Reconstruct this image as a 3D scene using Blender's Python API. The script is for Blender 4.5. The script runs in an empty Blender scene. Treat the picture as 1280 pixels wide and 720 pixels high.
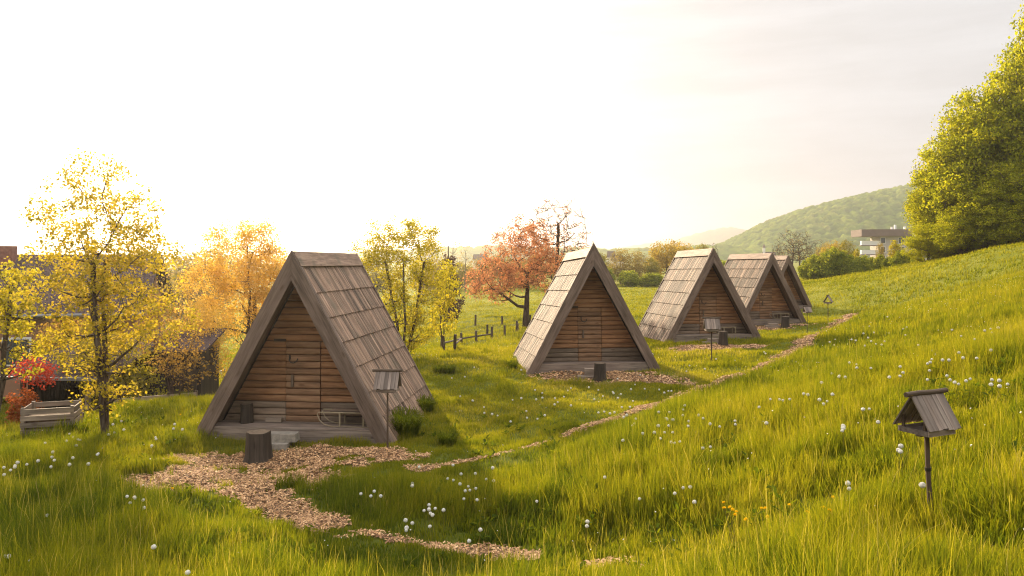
import bpy, math, random
import numpy as np
from mathutils import Vector, Matrix

# ------------------------------------------------------------------ camera, light
S = bpy.context.scene
COL = S.collection
R = math.radians
F, HZ, CAMZ = 950.0, 322.0, 3.95          # focal length in photo pixels, horizon row, eye height
cam = bpy.data.cameras.new('camera'); cam_o = bpy.data.objects.new('camera', cam); COL.objects.link(cam_o)
cam.lens = 36 * F / 1280; cam.sensor_width = 36
cam.shift_y = -(360 - HZ) / 1280
cam.clip_start = .1; cam.clip_end = 20000
cam_o.location = (0, 0, CAMZ); cam_o.rotation_euler = (R(90), 0, 0)
S.camera = cam_o

SUN_AZ, SUN_EL = -24.0, 19.5
w = bpy.data.worlds.new('World'); S.world = w; w.use_nodes = True
nt = w.node_tree; nt.nodes.clear()
out = nt.nodes.new('ShaderNodeOutputWorld')
sky = nt.nodes.new('ShaderNodeTexSky'); sky.sky_type = 'NISHITA'; sky.sun_disc = False
sky.sun_elevation = R(SUN_EL); sky.sun_rotation = R(SUN_AZ); sky.air_density = 1.0; sky.dust_density = 2.5; sky.ozone_density = 1.0
bg1 = nt.nodes.new('ShaderNodeBackground'); bg1.inputs[1].default_value = .10
nt.links.new(sky.outputs[0], bg1.inputs[0])
# thin bright overcast veil with faint streaks of cloud
tc = nt.nodes.new('ShaderNodeTexCoord'); mp = nt.nodes.new('ShaderNodeMapping'); mp.inputs['Scale'].default_value = (1.2, 1.2, 9.0)
nz = nt.nodes.new('ShaderNodeTexNoise'); nz.inputs['Scale'].default_value = 3.0; nz.inputs['Detail'].default_value = 6; nz.inputs['Roughness'].default_value = .6
rp = nt.nodes.new('ShaderNodeValToRGB')
rp.color_ramp.elements[0].position = .36; rp.color_ramp.elements[0].color = (.280, .274, .271, 1)
rp.color_ramp.elements[1].position = .60; rp.color_ramp.elements[1].color = (.318, .314, .314, 1)
nt.links.new(tc.outputs['Generated'], mp.inputs[0]); nt.links.new(mp.outputs[0], nz.inputs['Vector']); nt.links.new(nz.outputs['Fac'], rp.inputs[0])
bg2 = nt.nodes.new('ShaderNodeBackground'); bg2.inputs[1].default_value = 1.0
sx_ = nt.nodes.new('ShaderNodeSeparateXYZ'); nt.links.new(tc.outputs['Generated'], sx_.inputs[0])
el = nt.nodes.new('ShaderNodeMapRange'); el.interpolation_type = 'SMOOTHSTEP'      # veil brightened overhead, above the frame, as added fill light
el.inputs['From Min'].default_value = .34; el.inputs['From Max'].default_value = .75; el.inputs['To Min'].default_value = 1.0; el.inputs['To Max'].default_value = 2.75
nt.links.new(sx_.outputs['Z'], el.inputs['Value']); nt.links.new(el.outputs[0], bg2.inputs[1])
nt.links.new(rp.outputs[0], bg2.inputs[0])
mx = nt.nodes.new('ShaderNodeMixShader'); mx.inputs[0].default_value = .965
nt.links.new(bg1.outputs[0], mx.inputs[1]); nt.links.new(bg2.outputs[0], mx.inputs[2]); nt.links.new(mx.outputs[0], out.inputs[0])

sun = bpy.data.lights.new('sun', 'SUN'); sun.energy = 4.3; sun.angle = R(1.3); sun.color = (1, .81, .55)
sun_o = bpy.data.objects.new('sun', sun); COL.objects.link(sun_o)
sd = Vector((math.sin(R(SUN_AZ)) * math.cos(R(SUN_EL)), math.cos(R(SUN_AZ)) * math.cos(R(SUN_EL)), math.sin(R(SUN_EL))))
sun_o.rotation_euler = (-sd).to_track_quat('-Z', 'Y').to_euler(); sun_o.location = sd * 200

S.view_settings.view_transform = 'Standard'; S.view_settings.look = 'None'; S.view_settings.gamma = 1
S.view_settings.exposure = 1.34
S.render.engine = 'CYCLES'
cy = S.cycles
cy.use_denoising = True; cy.denoising_prefilter = 'NONE'; cy.use_adaptive_sampling = False; cy.filter_width = 1.15
cy.max_bounces = 6; cy.diffuse_bounces = 3; cy.transmission_bounces = 4; cy.transparent_max_bounces = 8; cy.volume_bounces = 0
cy.caustics_reflective = False; cy.caustics_refractive = False

# ------------------------------------------------------------------ terrain height
CP = []
def cp(px, py, z):                 # a point of the ground seen at photo pixel (px, py) with height z
    d = (CAMZ - z) * F / (py - HZ); CP.append(((px - 640) / F * d, d, z))
for a in [(360, 552, 0.0), (240, 553, 0), (485, 552, 0), (540, 497, .0), (743, 466, .23), (650, 466, .2), (830, 466, .25), (892, 428, .28), (820, 428, .25), (960, 427, .28),
          (965, 406, .13), (1000, 388, .0), (1060, 393, .12), (1010, 420, .12), (860, 495, .25), (950, 462, .3), (1035, 402, .1), (700, 545, .15), (640, 568, .12), (540, 585, .1),
          (640, 690, .12), (750, 706, .22), (450, 662, .08), (340, 632, .0), (150, 605, .05), (250, 575, 0), (132, 545, -.04), (0, 590, .12), (40, 545, -.6), (100, 532, -1.1), (245, 500, -.25),
          (170, 510, -.5), (440, 445, .0), (570, 440, -.05), (657, 410, -.22), (580, 400, -.4), (760, 372, -.2), (800, 357, 0.0), (560, 365, -1.0), (900, 352, .2), (1000, 352, .9),
          (1168, 660, 1.45), (1000, 350.5, 1.0), (860, 400, 0)]:
    cp(*a)
CP += [(0, 0, 2.3), (0, 5, 1.15), (-6, 3, 1.5), (-6.2, 8.6, .28), (-12, 10, .35), (3, 10, .85), (2, 6, 1.25), (5.5, 14, 1.2), (9, 17, 1.5), (12, 20, 1.75), (10, 12, 2.4), (16, 30, 1.6), (24, 38, 2.3), (20, 27, 2.6),
       (30, 40, 3.6), (30, 52, 1.9), (38, 60, 4.6), (41, 58, 5.0), (45, 55, 6.0), (40, 76, 3.3), (36, 66, 3.2), (44, 86, 2.3), (50, 75, 5.2), (60, 60, 8.5), (50, 40, 8), (30, 20, 6), (20, 8, 5), (60, 95, 4), (45, 110, 1.0),
       (-12, 24, -1.9), (-20, 28, -2.3), (-14, 34, -1.6), (-8, 34, -.9), (-20, 45, -2.2), (-8, 55, -1.6), (-40, 40, -3), (-40, 90, -3), (-10, 110, -1.5), (15, 90, -.1), (8, 60, -.1), (0, 60, -.6), (-18, 14, -.2), (-26, 20, -2.0), (-14, 6, .9), (20, 130, 0), (60, 140, 1)]
CP = np.array(CP)
def _U(r2): return .5 * r2 * np.log(r2 + 1e-9)
_n = len(CP)
_K = _U(((CP[:, None, :2] - CP[None, :, :2]) ** 2).sum(-1)) + np.eye(_n) * 1.5
_P = np.c_[np.ones(_n), CP[:, :2]]
_A = np.zeros((_n + 3, _n + 3)); _A[:_n, :_n] = _K; _A[:_n, _n:] = _P; _A[_n:, :_n] = _P.T
_w = np.linalg.solve(_A, np.r_[CP[:, 2], 0, 0, 0])
GX0, GX1, GY0, GY1, GS = -60., 90., -12., 150., .5
_gx = np.arange(GX0, GX1 + .01, GS); _gy = np.arange(GY0, GY1 + .01, GS)
_G = np.zeros((len(_gy), len(_gx)))
for _j, _y in enumerate(_gy):
    _r2 = (_gx[:, None] - CP[None, :, 0]) ** 2 + (_y - CP[None, :, 1]) ** 2
    _G[_j] = _U(_r2) @ _w[:_n] + _w[_n] + _w[_n + 1] * _gx + _w[_n + 2] * _y
def sstep(a, b, x):
    t = np.clip((x - a) / (b - a), 0, 1); return t * t * (3 - 2 * t)
def height(x, y):
    x = np.asarray(x, float); y = np.asarray(y, float)
    fx = np.clip((x - GX0) / GS, 0, len(_gx) - 1.001); fy = np.clip((y - GY0) / GS, 0, len(_gy) - 1.001)
    i = fx.astype(int); j = fy.astype(int); u = fx - i; v = fy - j
    z = (_G[j, i] * (1 - u) + _G[j, i + 1] * u) * (1 - v) + (_G[j + 1, i] * (1 - u) + _G[j + 1, i + 1] * u) * v
    z = np.clip(z, -4, 16)
    o = np.maximum.reduce([GX0 + 15 - x, x - GX1 + 15, GY0 + 4 - y, y - GY1 + 25, x * 0])
    k = sstep(0, 60, o)
    z = z * (1 - k) + (-1.5) * k
    near = 1 - sstep(60, 120, np.hypot(x, y))
    z = z + near * (.03 * np.sin(x * 1.7 + 1.3 * np.sin(y * .9)) + .025 * np.sin(y * 2.3 + x * .8) + .02 * np.sin(x * 4.1 - y * 3.3))
    return z
def H(x, y): return float(height(x, y))
def ray(px, py, d): return ((px - 640) / F * d, d, CAMZ - (py - HZ) / F * d)
def hit(px, py, h=0.):
    d = np.concatenate([np.arange(4, 60, .02), np.arange(60, 400, .2)])
    x = (px - 640) / F * d; z = CAMZ - (py - HZ) / F * d
    b = np.nonzero(z < height(x, d) + h)[0]
    k = b[0] if len(b) else len(d) - 1
    return float(x[k]), float(d[k])
def gp(px, d):                       # ground point below a pixel column at distance d
    x = (px - 640) / F * d; return Vector((x, d, H(x, d)))

# smooth value noise for masks and variation
_rs = np.random.RandomState(7); _NT = _rs.rand(256, 256)
def noise2(x, y, s, o=0):
    x = np.asarray(x) * s + 37.1 * (o + 1); y = np.asarray(y) * s + 91.7 * (o + 1)
    i = np.floor(x).astype(int); j = np.floor(y).astype(int); u = x - i; v = y - j
    u = u * u * (3 - 2 * u); v = v * v * (3 - 2 * v); g = lambda a, b: _NT[a & 255, b & 255]
    return (g(i, j) * (1 - u) + g(i + 1, j) * u) * (1 - v) + (g(i, j + 1) * (1 - u) + g(i + 1, j + 1) * u) * v

# ------------------------------------------------------------------ huts' places
HUTS = [  # front centre pixel, distance, heading, pitch back, scale
    (365, 16.3, 5.9, -.4), (743, 24.7, -6.8, -2.2), (892.5, 33.2, -7.5, -1.2), (965.5, 43.2, -14.5, -.8), (985, 57.0, -17, 0)]
HUT_W, HUT_H, HUT_L = 4.36, 4.0, 4.45
def hut_xy(k):
    px, d, a, p = HUTS[k]; return (px - 640) / F * d, d, R(a)
HUTZ = [0.0, .22, .28, .13, .02]

# path network in world coordinates
def wl(pts): return [(*hit(a, b), c) for a, b, c in pts]
THIN = wl([(515, 588, .26), (575, 579, .24), (640, 566, .15), (700, 547, .18), (760, 527, .22), (830, 504, .3), (870, 490, .42), (905, 478, .45), (950, 461, .45), (1000, 435, .45), (1030, 417, .5), (1052, 403, .55), (1062, 393, .6)])
BRANCH = wl([(880, 484, .45), (840, 476, .5), (790, 473, .5)])
LOWER = wl([(335, 628, .5), (372, 650, .42), (440, 666, .36), (480, 674, .22), (520, 681, .08), (570, 688, .24), (600, 692, .34), (650, 697, .32), (700, 701, .14), (750, 706, .28), (790, 709, .1)])
YARD = [(360, 575, 2.6, .85), (300, 597, 1.75, .8), (220, 602, 1.1, .65), (360, 600, 1.1, .7), (430, 566, 1.5, .4), (330, 618, .75, .6)]
PATCH = [(745, 470, 2.2, .85), (893, 433, 2.3, .9), (963, 409, 2.3, 1.0), (800, 472, 1.3, .6)]
YE = [(*hit(a, b), c, d) for a, b, c, d in YARD + PATCH]
def seg_mask(x, y, pl):
    m = np.full(np.shape(x), -9.)
    for (x0, y0, w0), (x1, y1, w1) in zip(pl[:-1], pl[1:]):
        dx, dy = x1 - x0, y1 - y0; t = np.clip(((x - x0) * dx + (y - y0) * dy) / (dx * dx + dy * dy), 0, 1)
        d = np.hypot(x - x0 - t * dx, y - y0 - t * dy); ww = w0 + (w1 - w0) * t
        m = np.maximum(m, (1 - d / ww) * np.minimum(1, ww / .32))
    return m
def chip_mask(x, y):
    x = np.asarray(x, float); y = np.asarray(y, float)
    m = np.maximum.reduce([seg_mask(x, y, THIN) - .16, seg_mask(x, y, BRANCH), seg_mask(x, y, LOWER)])
    for cx, cy_, rx, ry in YE:
        m = np.maximum(m, (1 - np.hypot((x - cx) / rx, (y - cy_) / ry)) * 1.6)
    n = noise2(x, y, 3.1, 1) * .5 + noise2(x, y, 7.3, 2) * .3 + noise2(x, y, 1.1, 3) * .4
    return m * 1.1 - .12 + (n - .6) * 1.35 - .9 * sstep(.66, .80, noise2(x, y, 1.35, 12) * .7 + noise2(x, y, 4.7, 15) * .3)
def hut_inside(x, y, grow=0.):
    r = np.zeros(np.shape(x), bool)
    for k in range(5):
        hx, hy, a = hut_xy(k); dx, dy = x - hx, y - hy
        v = dx * math.sin(a) + dy * math.cos(a); u = dx * math.cos(a) - dy * math.sin(a)
        r |= (np.abs(u) < HUT_W / 2 + grow) & (v > -.05 - grow) & (v < HUT_L + grow)
    return r
_tx = np.array([p[0] for p in THIN]); _ty = np.array([p[1] for p in THIN])
def right_of_path(x, y):             # signed distance to the uphill side of the thin path
    yy = np.concatenate([[-20, 8.0], [11.0], _ty, [62, 80, 120]]); xx = np.concatenate([[6, 2.6], [-.5], _tx, [26.5, 28, 33]])
    o = np.argsort(yy); return (x - np.interp(y, yy[o], xx[o])) * .86

# ------------------------------------------------------------------ materials
def mat(name):
    m = bpy.data.materials.new(name); m.use_nodes = True; t = m.node_tree
    b = t.nodes['Principled BSDF']; return m, t, b
def N(t, k, **kw):
    n = t.nodes.new('ShaderNode' + k)
    for a, v in kw.items():
        if a in n.inputs: n.inputs[a].default_value = v
        else: setattr(n, a, v)
    return n
def ramp(t, fac, stops):
    r = t.nodes.new('ShaderNodeValToRGB'); e = r.color_ramp.elements
    while len(e) < len(stops): e.new(.5)
    for q, (p, c) in zip(e, stops): q.position = p; q.color = (*c, 1)
    t.links.new(fac, r.inputs[0]); return r.outputs[0]
def mixc(t, f, a, b, mode='MIX'):
    n = t.nodes.new('ShaderNodeMix'); n.data_type = 'RGBA'; n.blend_type = mode
    for i, v in ((0, f), (6, a), (7, b)):
        if isinstance(v, (int, float)): n.inputs[i].default_value = v
        elif isinstance(v, tuple): n.inputs[i].default_value = (*v, 1)
        else: t.links.new(v, n.inputs[i])
    return n.outputs[2]
def attr(t, name, what='Fac'):
    n = t.nodes.new('ShaderNodeAttribute'); n.attribute_name = name; return n.outputs[what]
def math_(t, op, a, b=None):
    n = t.nodes.new('ShaderNodeMath'); n.operation = op
    for i, v in enumerate((a, b)):
        if v is None: continue
        if isinstance(v, (int, float)): n.inputs[i].default_value = v
        else: t.links.new(v, n.inputs[i])
    return n.outputs[0]
def bump(t, b, h, s, d=.01):
    n = t.nodes.new('ShaderNodeBump'); n.inputs['Strength'].default_value = s; n.inputs['Distance'].default_value = d
    t.links.new(h, n.inputs['Height']); t.links.new(n.outputs[0], b.inputs['Normal'])

def wood(name, dark, mid, light, rough=.75, spread=1.0, moss=None):
    """weathered board: grain runs along the 'gr' attribute's first axis, 'tint' varies per board"""
    m, t, b = mat(name)
    g = attr(t, 'gr', 'Vector')
    mp1 = N(t, 'Mapping'); mp1.inputs['Scale'].default_value = (1.6, 34, 34); t.links.new(g, mp1.inputs[0])
    n1 = N(t, 'TexNoise', Scale=1.0, Detail=5.0, Roughness=.65); t.links.new(mp1.outputs[0], n1.inputs['Vector'])
    mp2 = N(t, 'Mapping'); mp2.inputs['Scale'].default_value = (.9, 5, 5); t.links.new(g, mp2.inputs[0])
    n2 = N(t, 'TexNoise', Scale=1.3, Detail=4.0, Roughness=.6); t.links.new(mp2.outputs[0], n2.inputs['Vector'])
    c = ramp(t, n1.outputs['Fac'], [(.30, dark), (.5, mid), (.72, light)])
    c = mixc(t, .55, c, ramp(t, n2.outputs['Fac'], [(.32, dark), (.52, mid), (.72, light)]))
    ti = attr(t, 'tint')
    br = ramp(t, ti, [(0, (1 - .42 * spread,) * 3), (.5, (1, 1, 1)), (1, (1 + .35 * spread, 1 + .32 * spread, 1 + .3 * spread))])
    c = mixc(t, 1.0, c, br, 'MULTIPLY')
    # knots and blackened specks
    vo = N(t, 'TexVoronoi', Scale=1.0); mp3 = N(t, 'Mapping'); mp3.inputs['Scale'].default_value = (1.7, 5, 5)
    t.links.new(g, mp3.inputs[0]); t.links.new(mp3.outputs[0], vo.inputs['Vector'])
    k = ramp(t, vo.outputs['Distance'], [(.0, (.35, .3, .28)), (.10, (.6, .55, .5)), (.16, (1, 1, 1))])
    c = mixc(t, .7, c, mixc(t, 1.0, c, k, 'MULTIPLY'))
    if moss:
        tc_ = N(t, 'TexCoord'); n4 = N(t, 'TexNoise', Scale=2.2, Detail=5.0); t.links.new(tc_.outputs['Object'], n4.inputs['Vector'])
        c = mixc(t, ramp(t, n4.outputs['Fac'], [(.55, (0, 0, 0)), (.72, (.6, .6, .6))]), c, moss)
    t.links.new(c, b.inputs['Base Color']); b.inputs['Roughness'].default_value = rough
    b.inputs['Specular IOR Level'].default_value = .25
    bump(t, b, n1.outputs['Fac'], .8, .006)
    return m
M = {}
M['wall'] = wood('weathered_log_siding', (.09, .045, .022), (.29, .14, .065), (.44, .245, .12), spread=.6)
M['wallgrey'] = wood('greyed_siding', (.07, .052, .038), (.19, .135, .095), (.31, .23, .165))
M['door'] = wood('door_boards', (.08, .045, .025), (.26, .14, .075), (.40, .245, .135), spread=.6)
M['barge'] = wood('grey_fascia_board', (.055, .038, .029), (.155, .108, .083), (.27, .195, .155), spread=.6)
M['shingle'] = wood('grey_roof_board', (.07, .044, .031), (.225, .148, .103), (.40, .285, .21), spread=1.5, moss=(.11, .10, .07))
M['cap'] = wood('pale_ridge_board', (.15, .10, .075), (.34, .24, .18), (.50, .38, .29), spread=.6)
M['deck'] = wood('deck_board', (.075, .057, .046), (.21, .16, .128), (.34, .27, .22), spread=.7)
M['feeder'] = wood('feeder_board', (.07, .052, .042), (.22, .17, .14), (.38, .31, .26), spread=.9)
M['pole'] = wood('pole_wood', (.03, .022, .016), (.09, .06, .04), (.17, .12, .08))
M['stump'] = wood('stump_bark', (.015, .011, .008), (.045, .033, .024), (.10, .075, .055))
M['stumptop'] = wood('stump_cut', (.06, .045, .03), (.14, .10, .065), (.22, .16, .11))
M['crate'] = wood('crate_slats', (.08, .06, .045), (.22, .17, .13), (.36, .29, .22))
M['sled'] = wood('sledge_wood', (.10, .075, .045), (.25, .20, .13), (.38, .32, .22))
M['shed'] = wood('dark_shed_board', (.012, .009, .007), (.035, .025, .018), (.07, .05, .035))
M['fencewood'] = wood('fence_wood', (.03, .022, .016), (.09, .065, .045), (.17, .13, .09))

def plain(name, col, rough=.8, var=.25, scale=3., metal=0.):
    m, t, b = mat(name)
    tc_ = N(t, 'TexCoord'); n = N(t, 'TexNoise', Scale=scale, Detail=6.0, Roughness=.6); t.links.new(tc_.outputs['Object'], n.inputs['Vector'])
    lo = tuple(c * (1 - var) for c in col); hi = tuple(min(1, c * (1 + var)) for c in col)
    t.links.new(ramp(t, n.outputs['Fac'], [(.3, lo), (.7, hi)]), b.inputs['Base Color'])
    b.inputs['Roughness'].default_value = rough; b.inputs['Metallic'].default_value = metal; b.inputs['Specular IOR Level'].default_value = .3
    bump(t, b, n.outputs['Fac'], .3, .02)
    return m
M['metal'] = plain('dark_iron', (.05, .045, .04), .5, .3, 20, .6)
M['stone'] = plain('step_stone', (.25, .22, .18), .9, .35, 9)
M['plaster_orange'] = plain('salmon_plaster', (.26, .14, .085), .9, .15, 1)
M['plaster_white'] = plain('white_plaster', (.70, .67, .65), .9, .06, .4)
M['plaster_grey'] = plain('grey_plaster', (.42, .38, .36), .9, .06, .4)
M['band'] = plain('brown_cladding', (.17, .125, .105), .8, .12, .5)
M['glass'] = plain('window_glass', (.06, .07, .08), .08, .2, .3)
M['gutter'] = plain('zinc_gutter', (.20, .20, .20), .55, .15, 5, .3)
M['brick'] = plain('chimney_brick', (.20, .08, .06), .9, .3, 9)
M['soil'] = plain('soil', (.10, .065, .04), 1, .3, 9)
M['white'] = plain('white_paint', (.78, .76, .74), .5, .05, 4)

m, t, b = mat('roof_tiles')
tc_ = N(t, 'TexCoord'); br = N(t, 'TexBrick', Scale=2.6); br.inputs['Color1'].default_value = (.11, .075, .068, 1); br.inputs['Color2'].default_value = (.08, .056, .052, 1); br.inputs['Mortar'].default_value = (.045, .035, .035, 1); br.inputs['Mortar Size'].default_value = .03
t.links.new(attr(t, 'gr', 'Vector'), br.inputs['Vector']); t.links.new(br.outputs['Color'], b.inputs['Base Color']); b.inputs['Roughness'].default_value = 1; b.inputs['Specular IOR Level'].default_value = .02; M['tiles'] = m

def bark_mat(name, c1, c2):
    m, t, b = mat(name)
    tc_ = N(t, 'TexCoord'); mp_ = N(t, 'Mapping'); mp_.inputs['Scale'].default_value = (6, 6, 1.5); t.links.new(tc_.outputs['Object'], mp_.inputs[0])
    n = N(t, 'TexNoise', Scale=3.0, Detail=6.0); t.links.new(mp_.outputs[0], n.inputs['Vector'])
    t.links.new(ramp(t, n.outputs['Fac'], [(.35, c1), (.65, c2)]), b.inputs['Base Color']); b.inputs['Roughness'].default_value = .95
    b.inputs['Specular IOR Level'].default_value = .1
    bump(t, b, n.outputs['Fac'], .6, .02); return m
M['bark'] = bark_mat('brown_bark', (.045, .032, .024), (.13, .10, .075))
M['bark_pale'] = bark_mat('pale_twig_bark', (.12, .09, .07), (.24, .19, .15))
M['bark_dark'] = bark_mat('dark_bark', (.03, .02, .015), (.09, .06, .045))

def leafy(name, stops, trans=.5, gloss=.0, tcol=(1.5, 1.25, .5)):
    """thin leaf lit through from behind: diffuse + translucent, colour varied per leaf"""
    m = bpy.data.materials.new(name); m.use_nodes = True; t = m.node_tree; t.nodes.clear()
    o = N(t, 'OutputMaterial'); c = ramp(t, attr(t, 'tint'), stops)
    d = N(t, 'BsdfDiffuse'); tr = N(t, 'BsdfTranslucent'); mx_ = N(t, 'MixShader'); mx_.inputs[0].default_value = trans
    t.links.new(c, d.inputs['Color']); t.links.new(mixc(t, 1.0, c, tcol, 'MULTIPLY'), tr.inputs['Color'])
    t.links.new(d.outputs[0], mx_.inputs[1]); t.links.new(tr.outputs[0], mx_.inputs[2])
    if gloss:
        g = N(t, 'BsdfGlossy'); g.inputs['Roughness'].default_value = .45; g.inputs['Color'].default_value = (.9, .9, .8, 1); m2 = N(t, 'MixShader'); m2.inputs[0].default_value = gloss
        t.links.new(mx_.outputs[0], m2.inputs[1]); t.links.new(g.outputs[0], m2.inputs[2]); t.links.new(m2.outputs[0], o.inputs[0])
    else: t.links.new(mx_.outputs[0], o.inputs[0])
    return m
YG = [(0, (.15, .17, .025)), (.45, (.34, .33, .032)), (1, (.52, .45, .06))]
M['leaf_yg'] = leafy('maple_leaves', YG, .55)
M['leaf_maple'] = leafy('young_maple_leaves', [(0, (.15, .16, .03)), (.45, (.36, .33, .04)), (1, (.56, .44, .08))], .55, tcol=(1.5, 1.22, .55))
M['leaf_bush'] = leafy('olive_yellow_leaves', [(0, (.10, .10, .02)), (.5, (.24, .22, .035)), (1, (.38, .33, .06))], .5)
M['leaf_gold'] = leafy('golden_spring_leaves', [(0, (.36, .26, .08)), (.5, (.56, .41, .12)), (1, (.68, .52, .19))], .6)
M['leaf_hazel'] = leafy('brown_green_leaves', [(0, (.12, .075, .035)), (.5, (.24, .16, .06)), (1, (.36, .26, .08))], .5)
M['leaf_red'] = leafy('red_leaves', [(0, (.26, .05, .03)), (1, (.48, .10, .06))], .55, tcol=(1.4, .8, .6))
M['leaf_copper'] = leafy('copper_leaves', [(0, (.30, .165, .085)), (.5, (.46, .265, .135)), (1, (.58, .37, .20))], .5, tcol=(1.4, .95, .7))
M['leaf_orange'] = leafy('orange_brown_leaves', [(0, (.22, .08, .03)), (1, (.42, .15, .05))], .5, tcol=(1.3, .9, .6))
M['leaf_green'] = leafy('beech_leaves', [(0, (.13, .17, .015)), (.5, (.29, .32, .022)), (1, (.50, .48, .04))], .62, tcol=(1.5, 1.3, .4))
M['leaf_oliv'] = leafy('olive_leaves', [(0, (.15, .15, .04)), (.5, (.25, .24, .06)), (1, (.38, .33, .11))], .45)
M['leaf_ochre'] = leafy('ochre_olive_leaves', [(0, (.22, .18, .05)), (.5, (.36, .29, .08)), (1, (.48, .38, .13))], .5)
M['leaf_bud'] = leafy('olive_tan_buds', [(0, (.15, .12, .05)), (.5, (.27, .23, .08)), (1, (.38, .33, .12))], .45)
M['leaf_tan'] = leafy('thin_tan_buds', [(0, (.22, .16, .08)), (.5, (.33, .26, .13)), (1, (.42, .34, .18))], .45)
M['leaf_dark'] = leafy('dark_conifer', [(0, (.04, .03, .02)), (1, (.12, .06, .05))], .3)
M['leaf_hedge'] = leafy('hedge_leaves', [(0, (.09, .14, .02)), (.5, (.23, .27, .035)), (1, (.46, .45, .06))], .4, tcol=(1.5, 1.3, .5))

# grass: colour by 'tint' (kind, dryness, painted front-left shade) and lighter towards the tip ('t')
m = bpy.data.materials.new('grass_blades'); m.use_nodes = True; t = m.node_tree; t.nodes.clear()
o = N(t, 'OutputMaterial')
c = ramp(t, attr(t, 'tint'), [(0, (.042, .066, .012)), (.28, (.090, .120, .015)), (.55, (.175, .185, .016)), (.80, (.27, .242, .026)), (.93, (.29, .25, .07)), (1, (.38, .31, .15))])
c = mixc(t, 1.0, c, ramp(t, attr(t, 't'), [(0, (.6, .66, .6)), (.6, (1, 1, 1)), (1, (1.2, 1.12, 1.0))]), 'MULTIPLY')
d = N(t, 'BsdfDiffuse'); tr = N(t, 'BsdfTranslucent'); mx_ = N(t, 'MixShader'); mx_.inputs[0].default_value = .5
t.links.new(c, d.inputs['Color']); t.links.new(mixc(t, 1.0, c, (1.5, 1.45, .4), 'MULTIPLY'), tr.inputs['Color'])
t.links.new(d.outputs[0], mx_.inputs[1]); t.links.new(tr.outputs[0], mx_.inputs[2]); t.links.new(mx_.outputs[0], o.inputs[0])
M['grass'] = m

m, t, b = mat('meadow_ground')
tc_ = N(t, 'TexCoord'); P = tc_.outputs['Object']
n1 = N(t, 'TexNoise', Scale=.045, Detail=5.0); n2 = N(t, 'TexNoise', Scale=.6, Detail=8.0, Roughness=.7); n3 = N(t, 'TexNoise', Scale=9.0, Detail=8.0, Roughness=.8)
for q in (n1, n2, n3): t.links.new(P, q.inputs['Vector'])
g = ramp(t, n1.outputs['Fac'], [(.35, (.13, .15, .018)), (.5, (.20, .205, .026)), (.65, (.27, .245, .045))])
g = mixc(t, .6, g, ramp(t, n2.outputs['Fac'], [(.3, (.12, .14, .016)), (.5, (.19, .195, .023)), (.7, (.28, .25, .045))]))
g = mixc(t, 1.0, g, ramp(t, n3.outputs['Fac'], [(.3, (.6, .6, .6)), (.7, (1.35, 1.35, 1.3))]), 'MULTIPLY')
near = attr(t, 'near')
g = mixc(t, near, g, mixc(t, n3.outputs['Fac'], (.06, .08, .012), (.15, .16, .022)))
t.links.new(g, b.inputs['Base Color']); b.inputs['Roughness'].default_value = 1; b.inputs['Specular IOR Level'].default_value = .05
bump(t, b, n3.outputs['Fac'], 1., .06)
M['ground'] = m

m, t, b = mat('wood_chip_bed')
n1 = N(t, 'TexVoronoi', Scale=28.0); n2 = N(t, 'TexNoise', Scale=3.0, Detail=6.0)
tc_ = N(t, 'TexCoord'); t.links.new(tc_.outputs['Object'], n1.inputs['Vector']); t.links.new(tc_.outputs['Object'], n2.inputs['Vector'])
c = ramp(t, n1.outputs['Color'], [(.2, (.09, .05, .022)), (.6, (.22, .12, .055)), (.9, (.38, .22, .11))])
c = mixc(t, ramp(t, n2.outputs['Fac'], [(.4, (0, 0, 0)), (.7, (.7, .7, .7))]), c, (.09, .06, .035))
t.links.new(c, b.inputs['Base Color']); b.inputs['Roughness'].default_value = 1; bump(t, b, n1.outputs['Distance'], .8, .02)
M['chipbed'] = m
m, t, b = mat('wood_chips')
t.links.new(ramp(t, attr(t, 'tint'), [(0, (.12, .062, .028)), (.35, (.33, .172, .075)), (.75, (.58, .34, .155)), (1, (.76, .51, .28))]), b.inputs['Base Color']); b.inputs['Roughness'].default_value = .85
M['chips'] = m

m, t, b = mat('forest_hill')
n1 = N(t, 'TexNoise', Scale=.012, Detail=5.0); n2 = N(t, 'TexNoise', Scale=.12, Detail=8.0, Roughness=.7)
tc_ = N(t, 'TexCoord'); t.links.new(tc_.outputs['Object'], n1.inputs['Vector']); t.links.new(tc_.outputs['Object'], n2.inputs['Vector'])
c = ramp(t, attr(t, 'tint'), [(0, (.05, .09, .015)), (.45, (.12, .165, .025)), (.8, (.20, .23, .04)), (1, (.26, .26, .06))])
c = mixc(t, 1.0, c, ramp(t, n2.outputs['Fac'], [(.3, (.55, .55, .55)), (.7, (1.4, 1.4, 1.3))]), 'MULTIPLY')
t.links.new(c, b.inputs['Base Color']); b.inputs['Roughness'].default_value = 1; b.inputs['Specular IOR Level'].default_value = 0; bump(t, b, n2.outputs['Fac'], 1., 2.)
M['hill'] = m
m, t, b = mat('dandelion_white')
t.links.new(ramp(t, attr(t, 'tint'), [(0, (.58, .55, .46)), (1, (.84, .82, .74))]), b.inputs['Base Color']); b.inputs['Roughness'].default_value = .9
M['puff'] = m
M['stem'] = leafy('flower_stem', [(0, (.14, .15, .03)), (1, (.24, .20, .06))], .3)
M['petal'] = leafy('yellow_petals', [(0, (.75, .45, .01)), (1, (.85, .60, .02))], .35, tcol=(1.1, 1, .5))

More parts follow.
